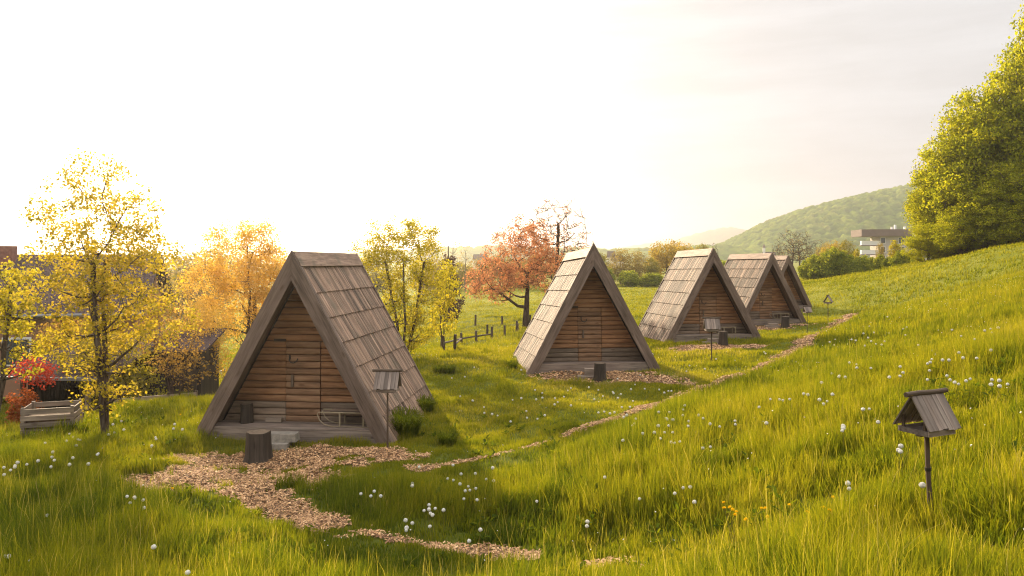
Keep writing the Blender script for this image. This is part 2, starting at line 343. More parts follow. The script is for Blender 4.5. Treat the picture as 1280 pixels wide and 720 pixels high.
# ------------------------------------------------------------------ mesh helpers
def mesh_np(name, V, faces, mats=(), attrs=None, matidx=None, parent=None, smooth=False, link=True):
    """faces: list of int arrays (n, k)"""
    me = bpy.data.meshes.new(name); V = np.asarray(V, np.float32)
    me.vertices.add(len(V)); me.vertices.foreach_set('co', V.ravel())
    fl = [np.asarray(f, np.int32) for f in faces if len(f)]
    idx = np.concatenate([f.ravel() for f in fl]); tot = np.concatenate([np.full(len(f), f.shape[1], np.int32) for f in fl])
    st = np.concatenate([[0], np.cumsum(tot)[:-1]]).astype(np.int32)
    me.loops.add(len(idx)); me.loops.foreach_set('vertex_index', idx)
    me.polygons.add(len(tot)); me.polygons.foreach_set('loop_start', st); me.polygons.foreach_set('loop_total', tot)
    if matidx is not None: me.polygons.foreach_set('material_index', np.asarray(matidx, np.int32))
    me.polygons.foreach_set('use_smooth', np.full(len(tot), bool(smooth)))
    for m_ in mats: me.materials.append(m_)
    for k, a in (attrs or {}).items():
        a = np.asarray(a, np.float32)
        if a.ndim == 1: me.attributes.new(k, 'FLOAT', 'POINT').data.foreach_set('value', a)
        else: me.attributes.new(k, 'FLOAT_VECTOR', 'POINT').data.foreach_set('vector', a.ravel())
    me.update(calc_edges=True)
    ob = bpy.data.objects.new(name, me)
    if link: COL.objects.link(ob)
    if parent is not None: ob.parent = parent
    return ob
def tag(o, label=None, cat=None, group=None, kind=None):
    for k, v in (('label', label), ('category', cat), ('group', group), ('kind', kind)):
        if v: o[k] = v
    return o
def empty(name, loc, rz=0, label=None, cat=None, group=None, rot=None, sc=1):
    o = bpy.data.objects.new(name, None); COL.objects.link(o); o.location = loc; o.rotation_euler = rot or (0, 0, rz)
    o.empty_display_size = .2; o.scale = (sc,) * 3; return tag(o, label, cat, group)
def copy_tree(o, parent=None):
    c = o.copy(); COL.objects.link(c)
    if parent is not None: c.parent = parent
    for ch in list(o.children): copy_tree(ch, c)
    return c

class MB:
    def __init__(s, seed=0): s.v = []; s.f = {}; s.gr = []; s.ti = []; s.n = 0; s.rng = random.Random(seed)
    def add(s, V, faces, gr, ti):
        V = np.asarray(V, float)
        for f in faces: s.f.setdefault(len(f), []).append([i + s.n for i in f])
        s.v.append(V); s.gr.append(gr); s.ti.append(np.full(len(V), ti)); s.n += len(V)
    def board(s, c, l, wd, size, tint=None, jit=0., cham=0.):
        """a board centred at c, long axis l, width axis wd; size (length, width, thickness)"""
        l = Vector(l).normalized(); wd = Vector(wd).normalized(); th = l.cross(wd)
        L, W_, T = (q / 2 for q in size); V = []; G = []
        r = s.rng; o = Vector((r.uniform(0, 90), r.uniform(0, 90), r.uniform(0, 90)))
        for a in (-1, 1):
            for b_, e in ((-1, -1), (1, -1), (1, 1), (-1, 1)):
                k = W_ - (cham if e > 0 else 0)
                p = Vector((a * L + (r.uniform(-jit, jit) if jit else 0), b_ * k, e * T)); G.append(tuple(p + o)); V.append(tuple(Vector(c) + l * p.x + wd * p.y + th * p.z))
        s.add(V, [(0, 3, 2, 1), (4, 5, 6, 7), (0, 1, 5, 4), (1, 2, 6, 5), (2, 3, 7, 6), (3, 0, 4, 7)], G, r.random() if tint is None else tint)
    def box(s, c, size, tint=None, rz=0):
        l = (math.cos(rz), math.sin(rz), 0); wd = (-math.sin(rz), math.cos(rz), 0)
        s.board(c, l, wd, size, tint)
    def prism(s, poly, y0, y1, l=(0, 0, 1), tint=None):
        """polygon in xz extruded from y0 to y1; grain along l"""
        n = len(poly); l = Vector(l).normalized(); wd = Vector((0, 1, 0)); th = l.cross(wd); o = Vector((s.rng.uniform(0, 90), s.rng.uniform(0, 90), 0))
        V = [(x, y0, z) for x, z in poly] + [(x, y1, z) for x, z in poly]
        G = [tuple(Vector((Vector(p).dot(l), Vector(p).dot(wd), Vector(p).dot(th))) + o) for p in V]
        fs = [tuple(range(n)), tuple(range(2 * n - 1, n - 1, -1))] + [(i, i + n, (i + 1) % n + n, (i + 1) % n) for i in range(n)]
        s.add(V, fs, G, s.rng.random() if tint is None else tint)
    def tube(s, pts, rad, n=8, tint=None, cap=True, wob=0.):
        pts = [Vector(p) for p in pts]; V = []; G = []; L = 0; r = s.rng; o = Vector((r.uniform(0, 90), r.uniform(0, 90), 0))
        up = None
        for i, p in enumerate(pts):
            d = (pts[min(i + 1, len(pts) - 1)] - pts[max(i - 1, 0)]).normalized()
            if up is None: up = d.orthogonal().normalized()
            up = (up - d * up.dot(d)).normalized(); sd_ = d.cross(up)
            if i: L += (p - pts[i - 1]).length
            for k in range(n):
                a = 2 * math.pi * k / n; rr = rad[i] * (1 + r.uniform(-wob, wob)); q = up * math.cos(a) * rr + sd_ * math.sin(a) * rr
                V.append(tuple(p + q)); G.append((L + o.x, math.cos(a) * rr + o.y, math.sin(a) * rr + o.z))
        fs = []
        for i in range(len(pts) - 1):
            for k in range(n):
                a, b_ = i * n + k, i * n + (k + 1) % n; fs.append((a, b_, b_ + n, a + n))
        if cap: fs += [tuple(range(n - 1, -1, -1)), tuple(range((len(pts) - 1) * n, len(pts) * n))]
        s.add(V, fs, G, r.random() if tint is None else tint)
    def build(s, name, m_, parent=None, smooth=False, link=True):
        keys = list(s.f)
        return mesh_np(name, np.concatenate(s.v), [np.array(s.f[k]) for k in keys], [M[m_] if isinstance(m_, str) else m_],
                       {'gr': np.concatenate([np.asarray(g, float) for g in s.gr]), 'tint': np.concatenate(s.ti)}, None, parent, smooth, link)

# ------------------------------------------------------------------ ground
def axis(knots):
    a = []
    for (p, st), (q, _) in zip(knots[:-1], knots[1:]):
        n = max(1, int(round((q - p) / st))); a += list(np.linspace(p, q, n, endpoint=False))
    return np.array(a + [knots[-1][0]])
gx = axis([(-7000, 600), (-1000, 100), (-200, 14), (-60, 2), (-24, .5), (-12, .2), (16, .3), (34, .8), (60, 2), (120, 12), (300, 90), (1000, 600), (7000, 1)])
gy = axis([(-400, 60), (-20, 2), (0, .5), (6, .2), (36, .4), (66, 1.0), (150, 12), (400, 80), (1500, 600), (9000, 1)])
X, Y = np.meshgrid(gx, gy); Z = height(X, Y)
nx, ny = len(gx), len(gy)
ii, jj = np.meshgrid(np.arange(nx - 1), np.arange(ny - 1)); k0 = (jj * nx + ii).ravel()
quads = np.c_[k0, k0 + 1, k0 + 1 + nx, k0 + nx]
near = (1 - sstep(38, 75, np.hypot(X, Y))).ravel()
g_ = mesh_np('ground', np.c_[X.ravel(), Y.ravel(), Z.ravel()], [quads], [M['ground']], {'near': near}, smooth=True)
tag(g_, 'grassy hillside meadow and flat field', None, None, 'structure')

# chip beds: sheet draped 1 cm above the ground where the mask says so
def drape(name, lab, x0, x1, y0, y1, st, thr=.05):
    ax = np.arange(x0, x1, st); ay = np.arange(y0, y1, st); A, B = np.meshgrid(ax, ay); mk = (chip_mask(A, B) > thr) & (~hut_inside(A, B, -.1))
    n_ = len(ax); q = mk[:-1, :-1] & mk[1:, :-1] & mk[:-1, 1:] & mk[1:, 1:]
    j, i = np.nonzero(q); k = j * n_ + i; Q = np.c_[k, k + 1, k + 1 + n_, k + n_]
    us, inv = np.unique(Q, return_inverse=True); Q = inv.reshape(Q.shape)
    V = np.c_[A.ravel(), B.ravel(), height(A, B).ravel() + .014][us]
    return V, Q
parts = [drape('', '', -9, 6, 7, 19.5, .07), drape('', '', -3, 14, 19.5, 36, .1), drape('', '', 8, 28, 36, 56, .14)]
off = 0; VV = []; QQ = []
for V, Q in parts: VV.append(V); QQ.append(Q + off); off += len(V)
tag(mesh_np('path', np.concatenate(VV), [np.concatenate(QQ)], [M['chipbed']], smooth=True), 'wood chip path and yard beds in front of the huts', None, None, 'structure')
rs = np.random.RandomState(3)
C = []
for (x0, x1, y0, y1, dens) in [(-9, 6, 7, 19.5, 1500), (-3, 14, 19.5, 36, 420), (8, 28, 36, 56, 120)]:
    n = int((x1 - x0) * (y1 - y0) * dens); x = rs.uniform(x0, x1, n); y = rs.uniform(y0, y1, n)
    k = (chip_mask(x, y) + rs.uniform(-.26, .22, n) > .02) & ~hut_inside(x, y, -.25); sz = {1500: 1, 420: 1.5, 120: 2.2}[dens]
    C.append(np.c_[x[k], y[k], np.full(k.sum(), sz)])
C = np.concatenate(C); n = len(C)
a = rs.uniform(0, 2 * np.pi, n); L_ = rs.uniform(.012, .032, n) * C[:, 2]; W_ = rs.uniform(.006, .013, n) * C[:, 2]; tl = rs.uniform(-.55, .55, n); tw = rs.uniform(-.6, .6, n)
zc = height(C[:, 0], C[:, 1]) + .022 + rs.uniform(0, .02, n)
lx, ly = np.cos(a), np.sin(a)
V = np.zeros((n, 4, 3))
for i, (p, q) in enumerate(((-1, -1), (1, -.8), (1, .8), (-1, 1))):
    V[:, i, 0] = C[:, 0] + lx * L_ * p - ly * W_ * q; V[:, i, 1] = C[:, 1] + ly * L_ * p + lx * W_ * q; V[:, i, 2] = zc + L_ * p * tl + W_ * q * tw
tag(mesh_np('wood_chips', V.reshape(-1, 3), [np.arange(4 * n).reshape(n, 4)], [M['chips']], {'tint': np.repeat(rs.beta(2, 2, n), 4)}), 'loose pale brown wood chips covering the yards and path', 'wood chips', None, 'stuff')

# ------------------------------------------------------------------ grass
def tall(x, y):
    """blade height in metres: lawn between the huts, long meadow uphill and in front"""
    r = right_of_path(x, y)
    up = sstep(-.1, 1.2, r)
    front = sstep(13.8, 11.2, y + .28 * (x + 1)) * sstep(-1.5, .4, chip_d(x, y))
    leftm = sstep(-5.6, -7.4, x) * sstep(24, 19, y) * .55
    tl_ = np.clip(np.maximum.reduce([up, front, leftm]), 0, 1)
    h = .085 + (.31 - .085) * tl_
    fd = np.hypot((x - 3.75) / .5, (y - 6.2) / 1.0); h = h * (1 - .72 * np.exp(-fd ** 2))
    h = h * (1 - .35 * sstep(25, 60, y))
    back = sstep(24, 34, y) * (1 - up); h = h + .05 * back
    nl = sstep(-.9, .35, np.maximum(seg_mask(x, y + .45, [(a, b, 1.0) for a, b, c in LOWER]), seg_mask(x, y + .3, [(a, b, .8) for a, b, c in THIN[:5]])))
    h = h * (1 - .62 * nl * tl_)
    return h, tl_
def chip_d(x, y):
    return np.zeros(np.shape(x)) + .5
def grass_band(y0, y1, dens_tall, dens_short, wmul, seg, rs, xr=.80):
    area = (y1 ** 2 - y0 ** 2) * xr; n = int(area * max(dens_tall, dens_short) + 6 * (y1 - y0) * 100)
    y = np.sqrt(rs.uniform(y0 ** 2, y1 ** 2, n)); x = rs.uniform(-xr, xr, n) * y + rs.uniform(-1, 1, n)
    h, tl_ = tall(x, y)
    keep = rs.rand(n) < (dens_short + (dens_tall - dens_short) * tl_) / max(dens_tall, dens_short)
    cm = chip_mask(x, y)
    keep &= rs.rand(n) > sstep(-.22, .20, cm) * .965
    keep &= ~hut_inside(x, y, .02)
    # tufts: uneven density
    tf = noise2(x, y, 1.9, 5) * .55 + noise2(x, y, 5.3, 6) * .45
    keep &= rs.rand(n) < sstep(.12, .55, tf) * .8 + .2
    x, y, h, tl_, cm, tf = (q[keep] for q in (x, y, h, tl_, cm, tf)); n = len(x)
    big = noise2(x, y, .55, 8); mid = noise2(x, y, 2.4, 9)
    h = h * (.55 + .5 * mid + .55 * tf) * rs.uniform(.4, 1.35, n) * (.6 + .8 * big)
    h *= 1 - .55 * sstep(-.45, .05, cm)
    # lush tufts in the lawn
    lush = sstep(.66, .8, noise2(x, y, 1.3, 11)) * (1 - tl_); h *= 1 + .9 * lush
    # colour: 0 dark green .. 1 straw
    dry = noise2(x, y, .35, 13) * .6 + noise2(x, y, 1.6, 14) * .4
    tint = .53 + .48 * (dry - .5) + rs.normal(0, .11, n) + .15 * (1 - tl_) - .12 * lush
    tint += .10 * sstep(1., 5, right_of_path(x, y)) * tl_
    tint -= .12 * sstep(12.5, 9, y) * sstep(3, -1, x) + .10 * sstep(.5, .75, mid) * tl_  # front-left grass tinted darker to stand in for shade there
    tint += .28 * sstep(-.5, .0, cm) * rs.rand(n)
    far = sstep(28, 60, y); tint = tint * (1 - .5 * far) + .76 * .5 * far
    st = (rs.rand(n) < .026 * tl_) ; h = np.where(st, h * rs.uniform(1.2, 1.75, n), h); tint = np.where(st, .82 + .16 * rs.rand(n), tint)
    tint = np.clip(tint, .02, 1)
    wd = rs.uniform(.0022, .0042, n) * wmul * (1 + .25 * tl_) * np.where(st, .4, 1)
    az = rs.uniform(0, 2 * np.pi, n); la = noise2(x, y, .8, 17) * 9 + rs.normal(0, 1.3, n); ln = h * np.abs(rs.normal(.26, .2, n)) * np.where(rs.rand(n) < .1, 2.2, 1) * (1 - .35 * tl_)
    wide = (noise2(x, y, .9, 21) * .6 + noise2(x, y, 3.7, 22) * .4 > .60) & (tl_ > .4) & ~st; wd = np.where(wide, wd * 1.7, wd); h = np.where(wide, h * .72, h); tint = np.where(wide, np.clip(tint - .16, .03, 1), tint)
    bx, by = np.cos(az) * wd, np.sin(az) * wd; dx, dy = np.cos(la) * ln, np.sin(la) * ln
    z = height(x, y) - .01
    fr = {3: [(0, 0, 1, 0), (.55, .35, .85, .55), (1, 1, 0, 1)], 2: [(0, 0, 1, 0), (1, 1, 0, 1)], 4: [(0, 0, 1, 0), (.4, .16, .95, .4), (.78, .55, .6, .78), (1, 1, 0, 1)]}[seg]
    nv = (seg - 1) * 2 + 1; V = np.zeros((n, nv, 3), np.float32); T = np.zeros((n, nv), np.float32); k = 0
    droop = 1 - .12 * (ln / h)
    for (hh, ll, ww, tt) in fr[:-1]:
        for sg in (-1, 1):
            wv = np.where(st & (hh > .5) & (hh < .9), 2.6, 1.) if seg > 3 else 1.
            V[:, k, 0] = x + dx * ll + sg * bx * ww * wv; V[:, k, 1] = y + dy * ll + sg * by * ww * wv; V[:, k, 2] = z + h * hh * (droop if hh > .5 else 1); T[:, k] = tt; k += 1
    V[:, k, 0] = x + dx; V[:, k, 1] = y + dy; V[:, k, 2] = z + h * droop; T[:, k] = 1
    base = np.arange(n)[:, None] * nv
    Q = [base + np.array([[2 * i, 2 * i + 1, 2 * i + 3, 2 * i + 2]]) for i in range(seg - 2)]
    Tr = base + np.array([[nv - 3, nv - 2, nv - 1]])
    return V.reshape(-1, 3), (np.concatenate(Q) if Q else np.zeros((0, 4), int)), Tr, np.repeat(tint, nv), T.ravel()
def build_grass(name, label, bands, seed):
    rs = np.random.RandomState(seed); vs, qs, ts, ti, tt = [], [], [], [], []; off = 0
    for bnd in bands:
        V, Q, Tr, a_, b_ = grass_band(*bnd, rs); vs.append(V); qs.append(Q + off); ts.append(Tr + off); ti.append(a_); tt.append(b_); off += len(V)
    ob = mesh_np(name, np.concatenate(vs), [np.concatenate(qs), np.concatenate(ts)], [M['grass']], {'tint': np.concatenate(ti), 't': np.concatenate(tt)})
    print('GRASS', name, off)
    return tag(ob, label, 'grass', None, 'stuff')
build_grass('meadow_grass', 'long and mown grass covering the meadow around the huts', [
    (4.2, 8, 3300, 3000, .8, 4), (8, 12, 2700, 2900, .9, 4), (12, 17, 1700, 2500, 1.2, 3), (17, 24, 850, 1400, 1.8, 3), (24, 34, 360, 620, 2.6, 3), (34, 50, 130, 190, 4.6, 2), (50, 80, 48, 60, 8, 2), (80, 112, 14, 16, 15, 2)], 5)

# broad-leaved weeds among the grass
rs = np.random.RandomState(41); n0 = 900; y = np.sqrt(rs.uniform(4.5 ** 2, 19 ** 2, n0)); x = rs.uniform(-.75, .75, n0) * y
k = (noise2(x, y, .7, 41) > .45) & (chip_mask(x, y) < -.1) & ~hut_inside(x, y, .2); x, y = x[k], y[k]
nl_ = rs.randint(5, 11, len(x)); i = np.repeat(np.arange(len(x)), nl_); n = len(i); hh = tall(x, y)[0][i]
a = rs.uniform(0, 6.28, n); L_ = rs.uniform(.07, .16, n); W_ = L_ * rs.uniform(.13, .24, n); el = rs.uniform(.2, 1.2, n); z0 = height(x, y)[i] + hh * rs.uniform(.25, .85, n)
dx, dy, dz = np.cos(a) * np.cos(el), np.sin(a) * np.cos(el), np.sin(el); bx, by = -np.sin(a), np.cos(a); px_, py_ = x[i] + rs.normal(0, .03, n), y[i] + rs.normal(0, .03, n)
V = np.zeros((n, 6, 3)); T = np.zeros((n, 6))
for q, (f_, w_, dr) in enumerate([(0, 0, 0), (.35, 1, 0), (.75, .8, .08), (1.05, 0, .25), (.75, -.8, .08), (.35, -1, 0)]):
    V[:, q, 0] = px_ + dx * L_ * f_ + bx * W_ * w_; V[:, q, 1] = py_ + dy * L_ * f_ + by * W_ * w_; V[:, q, 2] = z0 + dz * L_ * f_ - dr * L_; T[:, q] = .4 + .3 * f_
b0 = np.arange(n)[:, None] * 6
tag(mesh_np('meadow_weeds', V.reshape(-1, 3), [np.concatenate([b0 + np.array([[0, 1, 2, 3]]), b0 + np.array([[0, 3, 4, 5]])])], [M['grass']], {'tint': np.repeat(np.clip(rs.normal(.30, .16, n), 0, .9), 6), 't': T.ravel()}), 'broad-leaved weeds mixed into the near meadow', 'weeds', None, 'stuff')

# tussocks beside the first hut and in the lawn
def tussock(px, py, r, h, n, label, d=None, tint=.36):
    x0, y0 = hit(px, py); rs = np.random.RandomState(int(px)); a = rs.uniform(0, 2 * np.pi, n); rr = r * .45 * np.sqrt(rs.rand(n)); x = np.cos(a) * rr; y = np.sin(a) * rr
    z0 = H(x0, y0); z = height(x0 + x, y0 + y) - z0 - .01; hh = h * rs.uniform(.5, 1.1, n); ln = hh * (.25 + .75 * rs.rand(n)) ; a2 = a + rs.normal(0, .5, n)
    wd = .006 * (1 + y0 / 25); az = a2 + np.pi / 2; V = np.zeros((n, 7, 3)); k = 0; T = np.zeros((n, 7))
    for f_, l_, w_ in ((0, 0, 1), (.6, .22, .9), (.95, .6, .6)):
        for sg in (-1, 1):
            V[:, k] = np.c_[x + np.cos(a2) * ln * l_ + sg * np.cos(az) * wd * w_, y + np.sin(a2) * ln * l_ + sg * np.sin(az) * wd * w_, z + hh * f_]; T[:, k] = f_; k += 1
    V[:, 6] = np.c_[x + np.cos(a2) * ln, y + np.sin(a2) * ln, z + hh * .85]; T[:, 6] = 1
    b0 = np.arange(n)[:, None] * 7
    ob = mesh_np('grass_tussock', V.reshape(-1, 3), [np.concatenate([b0 + np.array([[0, 1, 3, 2]]), b0 + np.array([[2, 3, 5, 4]])]), b0 + np.array([[4, 5, 6]])], [M['grass']],
                 {'tint': np.repeat(np.clip(tint + rs.normal(0, .08, n), 0, 1), 7), 't': T.ravel()})
    ob.location = (x0, y0, z0); tag(ob, label, 'grass tuft', 'dark grass tussocks')
tussock(507, 545, .6, .55, 700, 'large arching dark green tussock beside the bird feeder at the first hut')
tussock(530, 515, .5, .40, 400, 'dark grass tussock against the rear foot of the big hut roof')
tussock(561, 466, .42, .28, 240, 'wider of two small dark tufts in the lawn behind the biggest hut')
tussock(547, 466, .26, .26, 140, 'narrower of two small dark tufts in the lawn behind the biggest hut')
tussock(641, 462, .3, .3, 150, 'dark grass tuft touching the lit roof foot of the second hut')
tussock(560, 556, .4, .3, 260, 'low dark tuft in the shaded lawn beside the thin path', tint=.36)

# ------------------------------------------------------------------ huts
def make_hut(k, root, det=True):
    rng = random.Random(100 + k)
    W2, Hh, L = HUT_W / 2, HUT_H, HUT_L
    sl = math.hypot(W2, Hh)
    for s_ in (-1, 1):
        up = Vector((-s_ * W2, 0, Hh)).normalized(); nrm = Vector((s_ * Hh, 0, W2)).normalized(); eave = Vector((s_ * W2, 0, 0))
        mb = MB(k * 7 + s_)
        # inner sheathing
        c_ = eave + up * (sl / 2 - .02) + Vector((0, L / 2 + .03, 0)) - nrm * .075
        mb.board(c_, up, (0, 1, 0), (sl - .12, L - .10, .05), .25)
        nC = 7; ex = (sl - .32) / nC
        for j in range(nC):
            y = -.0; z0 = j * ex; dy = rng.uniform(-.03, .03)
            while y < L:
                wd = rng.uniform(.06, .13); wd = min(wd, L - y + .02)
                ti = min(1, max(0, rng.gauss(.66 if k == 0 else .20, .28 if k == 0 else .36))); base = z0 - rng.uniform(0, .010)
                th = .022
                # each course lies on the one below, tilted
                lo = eave + up * base + nrm * .034; hi = eave + up * (z0 + ex + .10) + nrm * (-.004)
                ln = (hi - lo); cc = (lo + hi) / 2 + Vector((0, y + wd / 2, 0)) + nrm * rng.uniform(-.004, .006)
                mb.board(cc, ln, (0, 1, 0), (ln.length, wd - rng.uniform(.010, .024), th), ti)
                y += wd
        rp_ = mb.build('roof_side', 'shingle', root)
        if k == 0 and s_ == 1: tag(rp_, 'shaded side of weathered grey roof boards in seven courses')
        # barge board at the front and back, mitred at the apex
        for yb, nm in ((-.075, 'gable_board'), (L + .0, 'gable_board')):
            o_, i_ = .055, .25; t_ = Hh / W2; cth = sl / W2   # perpendicular offsets to horizontal shift
            ho = o_ * sl / Hh; hi_ = i_ * sl / Hh; zt = o_ * cth; zi = i_ * cth
            zb = -.03
            def xo(z): return W2 + ho - z / t_
            def xi(z): return W2 - hi_ - z / t_
            g = .003
            poly = [(s_ * xo(zb), zb), (s_ * g, Hh + zt + (.12 if yb < 0 and k == 1 else 0) - g * t_), (s_ * g, Hh - zi - g * t_), (s_ * xi(zb), zb)]
            if s_ < 0: poly = poly[::-1]
            mb2 = MB(k * 9 + s_ + 3); mb2.prism(poly, yb, yb + .07, up, .5 + rng.uniform(-.2, .2)); mb2.build(nm, 'barge', root)
        # thin edge strip above the barge board
        mb3 = MB(k + 40 + s_); c_ = eave + up * (sl / 2 + .0) + nrm * .052 + Vector((0, .02, 0)); mb3.board(c_, up, (0, 1, 0), (sl - .05, .10, .022), .62); mb3.build('edge_strip', 'barge', root)
    # ridge cap
    mb = MB(k + 60)
    for s_ in (-1, 1):
        up = Vector((-s_ * W2, 0, Hh)).normalized(); nrm = Vector((s_ * Hh, 0, W2)).normalized()
        top = Vector((0, L / 2, Hh + .09))
        mb.board(top - up * .19 + nrm * .018, (0, 1, 0), up, (L + .02, .36, .026), .5 + .1 * s_)
    mb.build('ridge_cap', 'cap' if k else 'shingle', root)
    # front wall: log siding, split round the door
    y0 = .66; t_ = Hh / W2; zf = .30
    def half(z): return max(0, (Hh - .14 - z) / t_ - .10)
    hb = .150; z = zf; wl_ = MB(k + 80); dr = MB(k + 90); wg = MB(k + 95); wg2 = MB(k + 96)
    row = 0
    while z < Hh - .32:
        zz = min(hb, Hh - .3 - z); h0 = half(z + zz * .5)
        isd = z + zz * .5 < 2.10
        segs = []
        if isd:
            segs += [(-h0, -.408, wl_), (-.39, .39, dr), (.408, h0, wl_)]
        else: segs += [(-h0, h0, wl_)]
        for a_, b_, q in segs:
            if b_ - a_ < .04: continue
            low = z < zf + .42
            ti = min(1, max(0, rng.gauss(.55, .2)))
            tgt = (wg if a_ < 0 else wg2) if (low and q is wl_) else q
            if low and q is dr: ti *= .35
            yy = y0 - (.012 if q is dr else 0)
            # rounded log profile from two chamfered boards
            pr = [(.014, .001), (-.016, .010), (-.026, .04), (-.022, zz * .7), (-.012, zz - .018), (.014, zz - .009), (.03, zz - .009), (.03, 0)]
            n_ = len(pr); o = (rng.uniform(0, 90), rng.uniform(0, 90))
            cutL = (zz / t_) if a_ == -h0 else 0; cutR = (zz / t_) if b_ == h0 else 0
            Vv = []; Gg = []
            for xx, ct, sg in ((a_, cutL, 1), (b_, cutR, -1)):
                for (py_, pz_) in pr:
                    q_ = xx + sg * ct * (pz_ / zz - .5); Vv.append((q_, yy + py_, z + pz_)); Gg.append((q_ + o[0], py_ + o[1], pz_ + 3 * row))
            fs = [tuple(range(n_)), tuple(range(2 * n_ - 1, n_ - 1, -1))] + [(i, i + n_, (i + 1) % n_ + n_, (i + 1) % n_) for i in range(n_)]
            tgt.add(Vv, fs, Gg, ti)
        z += hb; row += 1
    # backing triangle closes the joints; top filler
    bk = [(-half(zf) - .1, zf - .02), (half(zf) + .1, zf - .02), (.0, Hh - .2)]
    wl_.prism([(.0, Hh - .24), (-half(Hh - .45) - .05, Hh - .46), (half(Hh - .45) + .05, Hh - .46)], y0 + .03, y0 + .05, (1, 0, 0), .2)
    ln_ = MB(k + 81); ln_.prism(bk[::-1], y0 + .032, y0 + .06, (1, 0, 0), .1)
    fw = wl_.build('front_wall', 'wall', root); ln_.build('lining', 'shed', fw); wg.build('lower_siding', 'wallgrey', fw); wg2.build('lower_siding', 'wallgrey', fw)
    d_ = dr.build('door', 'door', root)
    hw = MB(5)     # latch hook and bolt bar, as in the photograph
    hw.tube([(-.30, y0 - .06, 1.72), (-.30, y0 - .10, 1.69), (-.26, y0 - .12, 1.64), (-.20, y0 - .11, 1.62), (-.13, y0 - .09, 1.66), (-.11, y0 - .07, 1.72)], [.014] * 6, 6)
    hw.board((-.30, y0 - .055, 1.74), (0, 0, 1), (1, 0, 0), (.10, .035, .02)); hw.build('latch', 'metal', d_)
    hb2 = MB(6); hb2.board((-.235, y0 - .075, 1.22), (0, 0, 1), (1, 0, 0), (.27, .055, .045), .4); hb2.build('handle', 'wallgrey', d_)
    if k in (0, 1):
        pk = MB(8); pk.board((-.53, y0 - .045, 2.12), (1, 0, 0), (0, 0, 1), (.27, .06, .03), .1); pk.build('door_stop', 'pole', root)
    # rear wall
    rw = MB(k + 110); z = .05
    while z < Hh - .35:
        h0 = (Hh - .12 - z) / t_ - .1 - hb / t_; rw.board((0, L - .10, z + hb / 2), (1, 0, 0), (0, 0, 1), (2 * h0, hb - .008, .03)); z += hb
    rw.prism([(-W2 + .15, .03), (W2 - .15, .03), (0, Hh - .15)][::-1], L - .17, L - .14, (1, 0, 0), .2); rw.build('rear_wall', 'wall', root)
    # deck with fascia
    dk = MB(k + 120)
    for j in range(5):
        y = -.045 + j * .15 + .07; dk.board((0, y + .02, .292), (1, 0, 0), (0, 1, 0), (2 * (W2 - .295 / t_ - .17), .142, .03))
    dk.build('deck', 'deck', root)
    fb = MB(k + 130); xa = W2 - .22 / t_ - .27
    fb.prism([(-xa - .08, .13), (xa + .08, .13), (xa, .272), (-xa, .272)], -.03, .015, (1, 0, 0), .55)
    fb.prism([(-xa - .16, -.0), (xa + .16, -.0), (xa + .085, .126), (-xa - .085, .126)], -.026, .012, (1, 0, 0), .35)
    fb.build('porch_beam', 'deck', root)
hutlab = ['weathered wooden triangular hut with a sledge and log on its porch, biggest in view',
          'triangular hut with a protruding pointed peak, second in the row after the biggest hut',
          'triangular hut with a pale ridge, third in the row, a bird feeder before its porch',
          'triangular hut fourth in the row, a stump before its shadowed porch',
          'smallest and last triangular hut of the row, its roof mostly hidden by the fourth hut']
huts = []
for k in range(5):
    x, y, a = hut_xy(k)
    r = empty('triangular_hut', (x, y, HUTZ[k] - .01), 0, hutlab[k], 'hut', 'row of triangular timber huts', rot=(R(HUTS[k][3]), 0, -a))
    r.rotation_mode = 'XYZ'; huts.append(r)
    make_hut(k, r)
def on_hut(k, u, v, z=0.):
    x, y, a = hut_xy(k); return Vector((x + u * math.cos(a) + v * math.sin(a), y - u * math.sin(a) + v * math.cos(a), HUTZ[k] - .01 + z + v * math.sin(R(HUTS[k][3]))))

# ------------------------------------------------------------------ things by the huts
def stump(x, y, z, r, h, label, seed, group='chopping stumps in front of the huts', root_flare=1.3):
    o = empty('log_stump', (x, y, z), random.Random(seed).uniform(0, 6), label, 'log stump', group)
    rng = random.Random(seed); n = 22; prof = [(0, root_flare), (.06, 1.14), (.2, 1.03), (.6, .97), (.94, .96), (1, .93)]
    lob = [1 + .05 * math.sin(3 * t_ / n * 6.28 + seed) + .04 * math.sin(5 * t_ / n * 6.28 + 2 * seed) + rng.uniform(-.03, .03) for t_ in range(n)]
    V = []; G = []
    for f_, rr in prof:
        for i in range(n):
            a = 6.2832 * i / n; q = r * rr * (1 + (lob[i] - 1) * (2.2 - f_)); V.append((math.cos(a) * q, math.sin(a) * q, f_ * h - .03 * (f_ == 0))); G.append((f_ * h, a * r * 1.2, seed))
    fs = [(j * n + i, j * n + (i + 1) % n, (j + 1) * n + (i + 1) % n, (j + 1) * n + i) for j in range(len(prof) - 1) for i in range(n)]
    mb = MB(seed); mb.add(V, fs, G, .5); mb.build('bark', 'stump', o, True)
    mt = MB(seed + 1); k = (len(prof) - 1) * n; top = V[k:k + n]; cV = [(0, 0, h + .004)] + [(q[0] * .995, q[1] * .995, h + .002) for q in top]
    mt.add(cV, [(0, i + 1, (i + 1) % n + 1) for i in range(n)], [(math.hypot(q[0], q[1]) * 8, math.atan2(q[1], q[0]) * .2, 0) for q in cV], .5); mt.build('cut_top', 'stumptop', o)
    return o
x, y = hit(323, 578); stump(x, y, H(x, y), .235, .60, 'upright dark log stump on the wood chips before the biggest hut', 3)
x, y = hit(750, 476); stump(x, y, H(x, y), .175, .54, 'upright log stump before the second hut beside two small blocks', 4, root_flare=1.12)
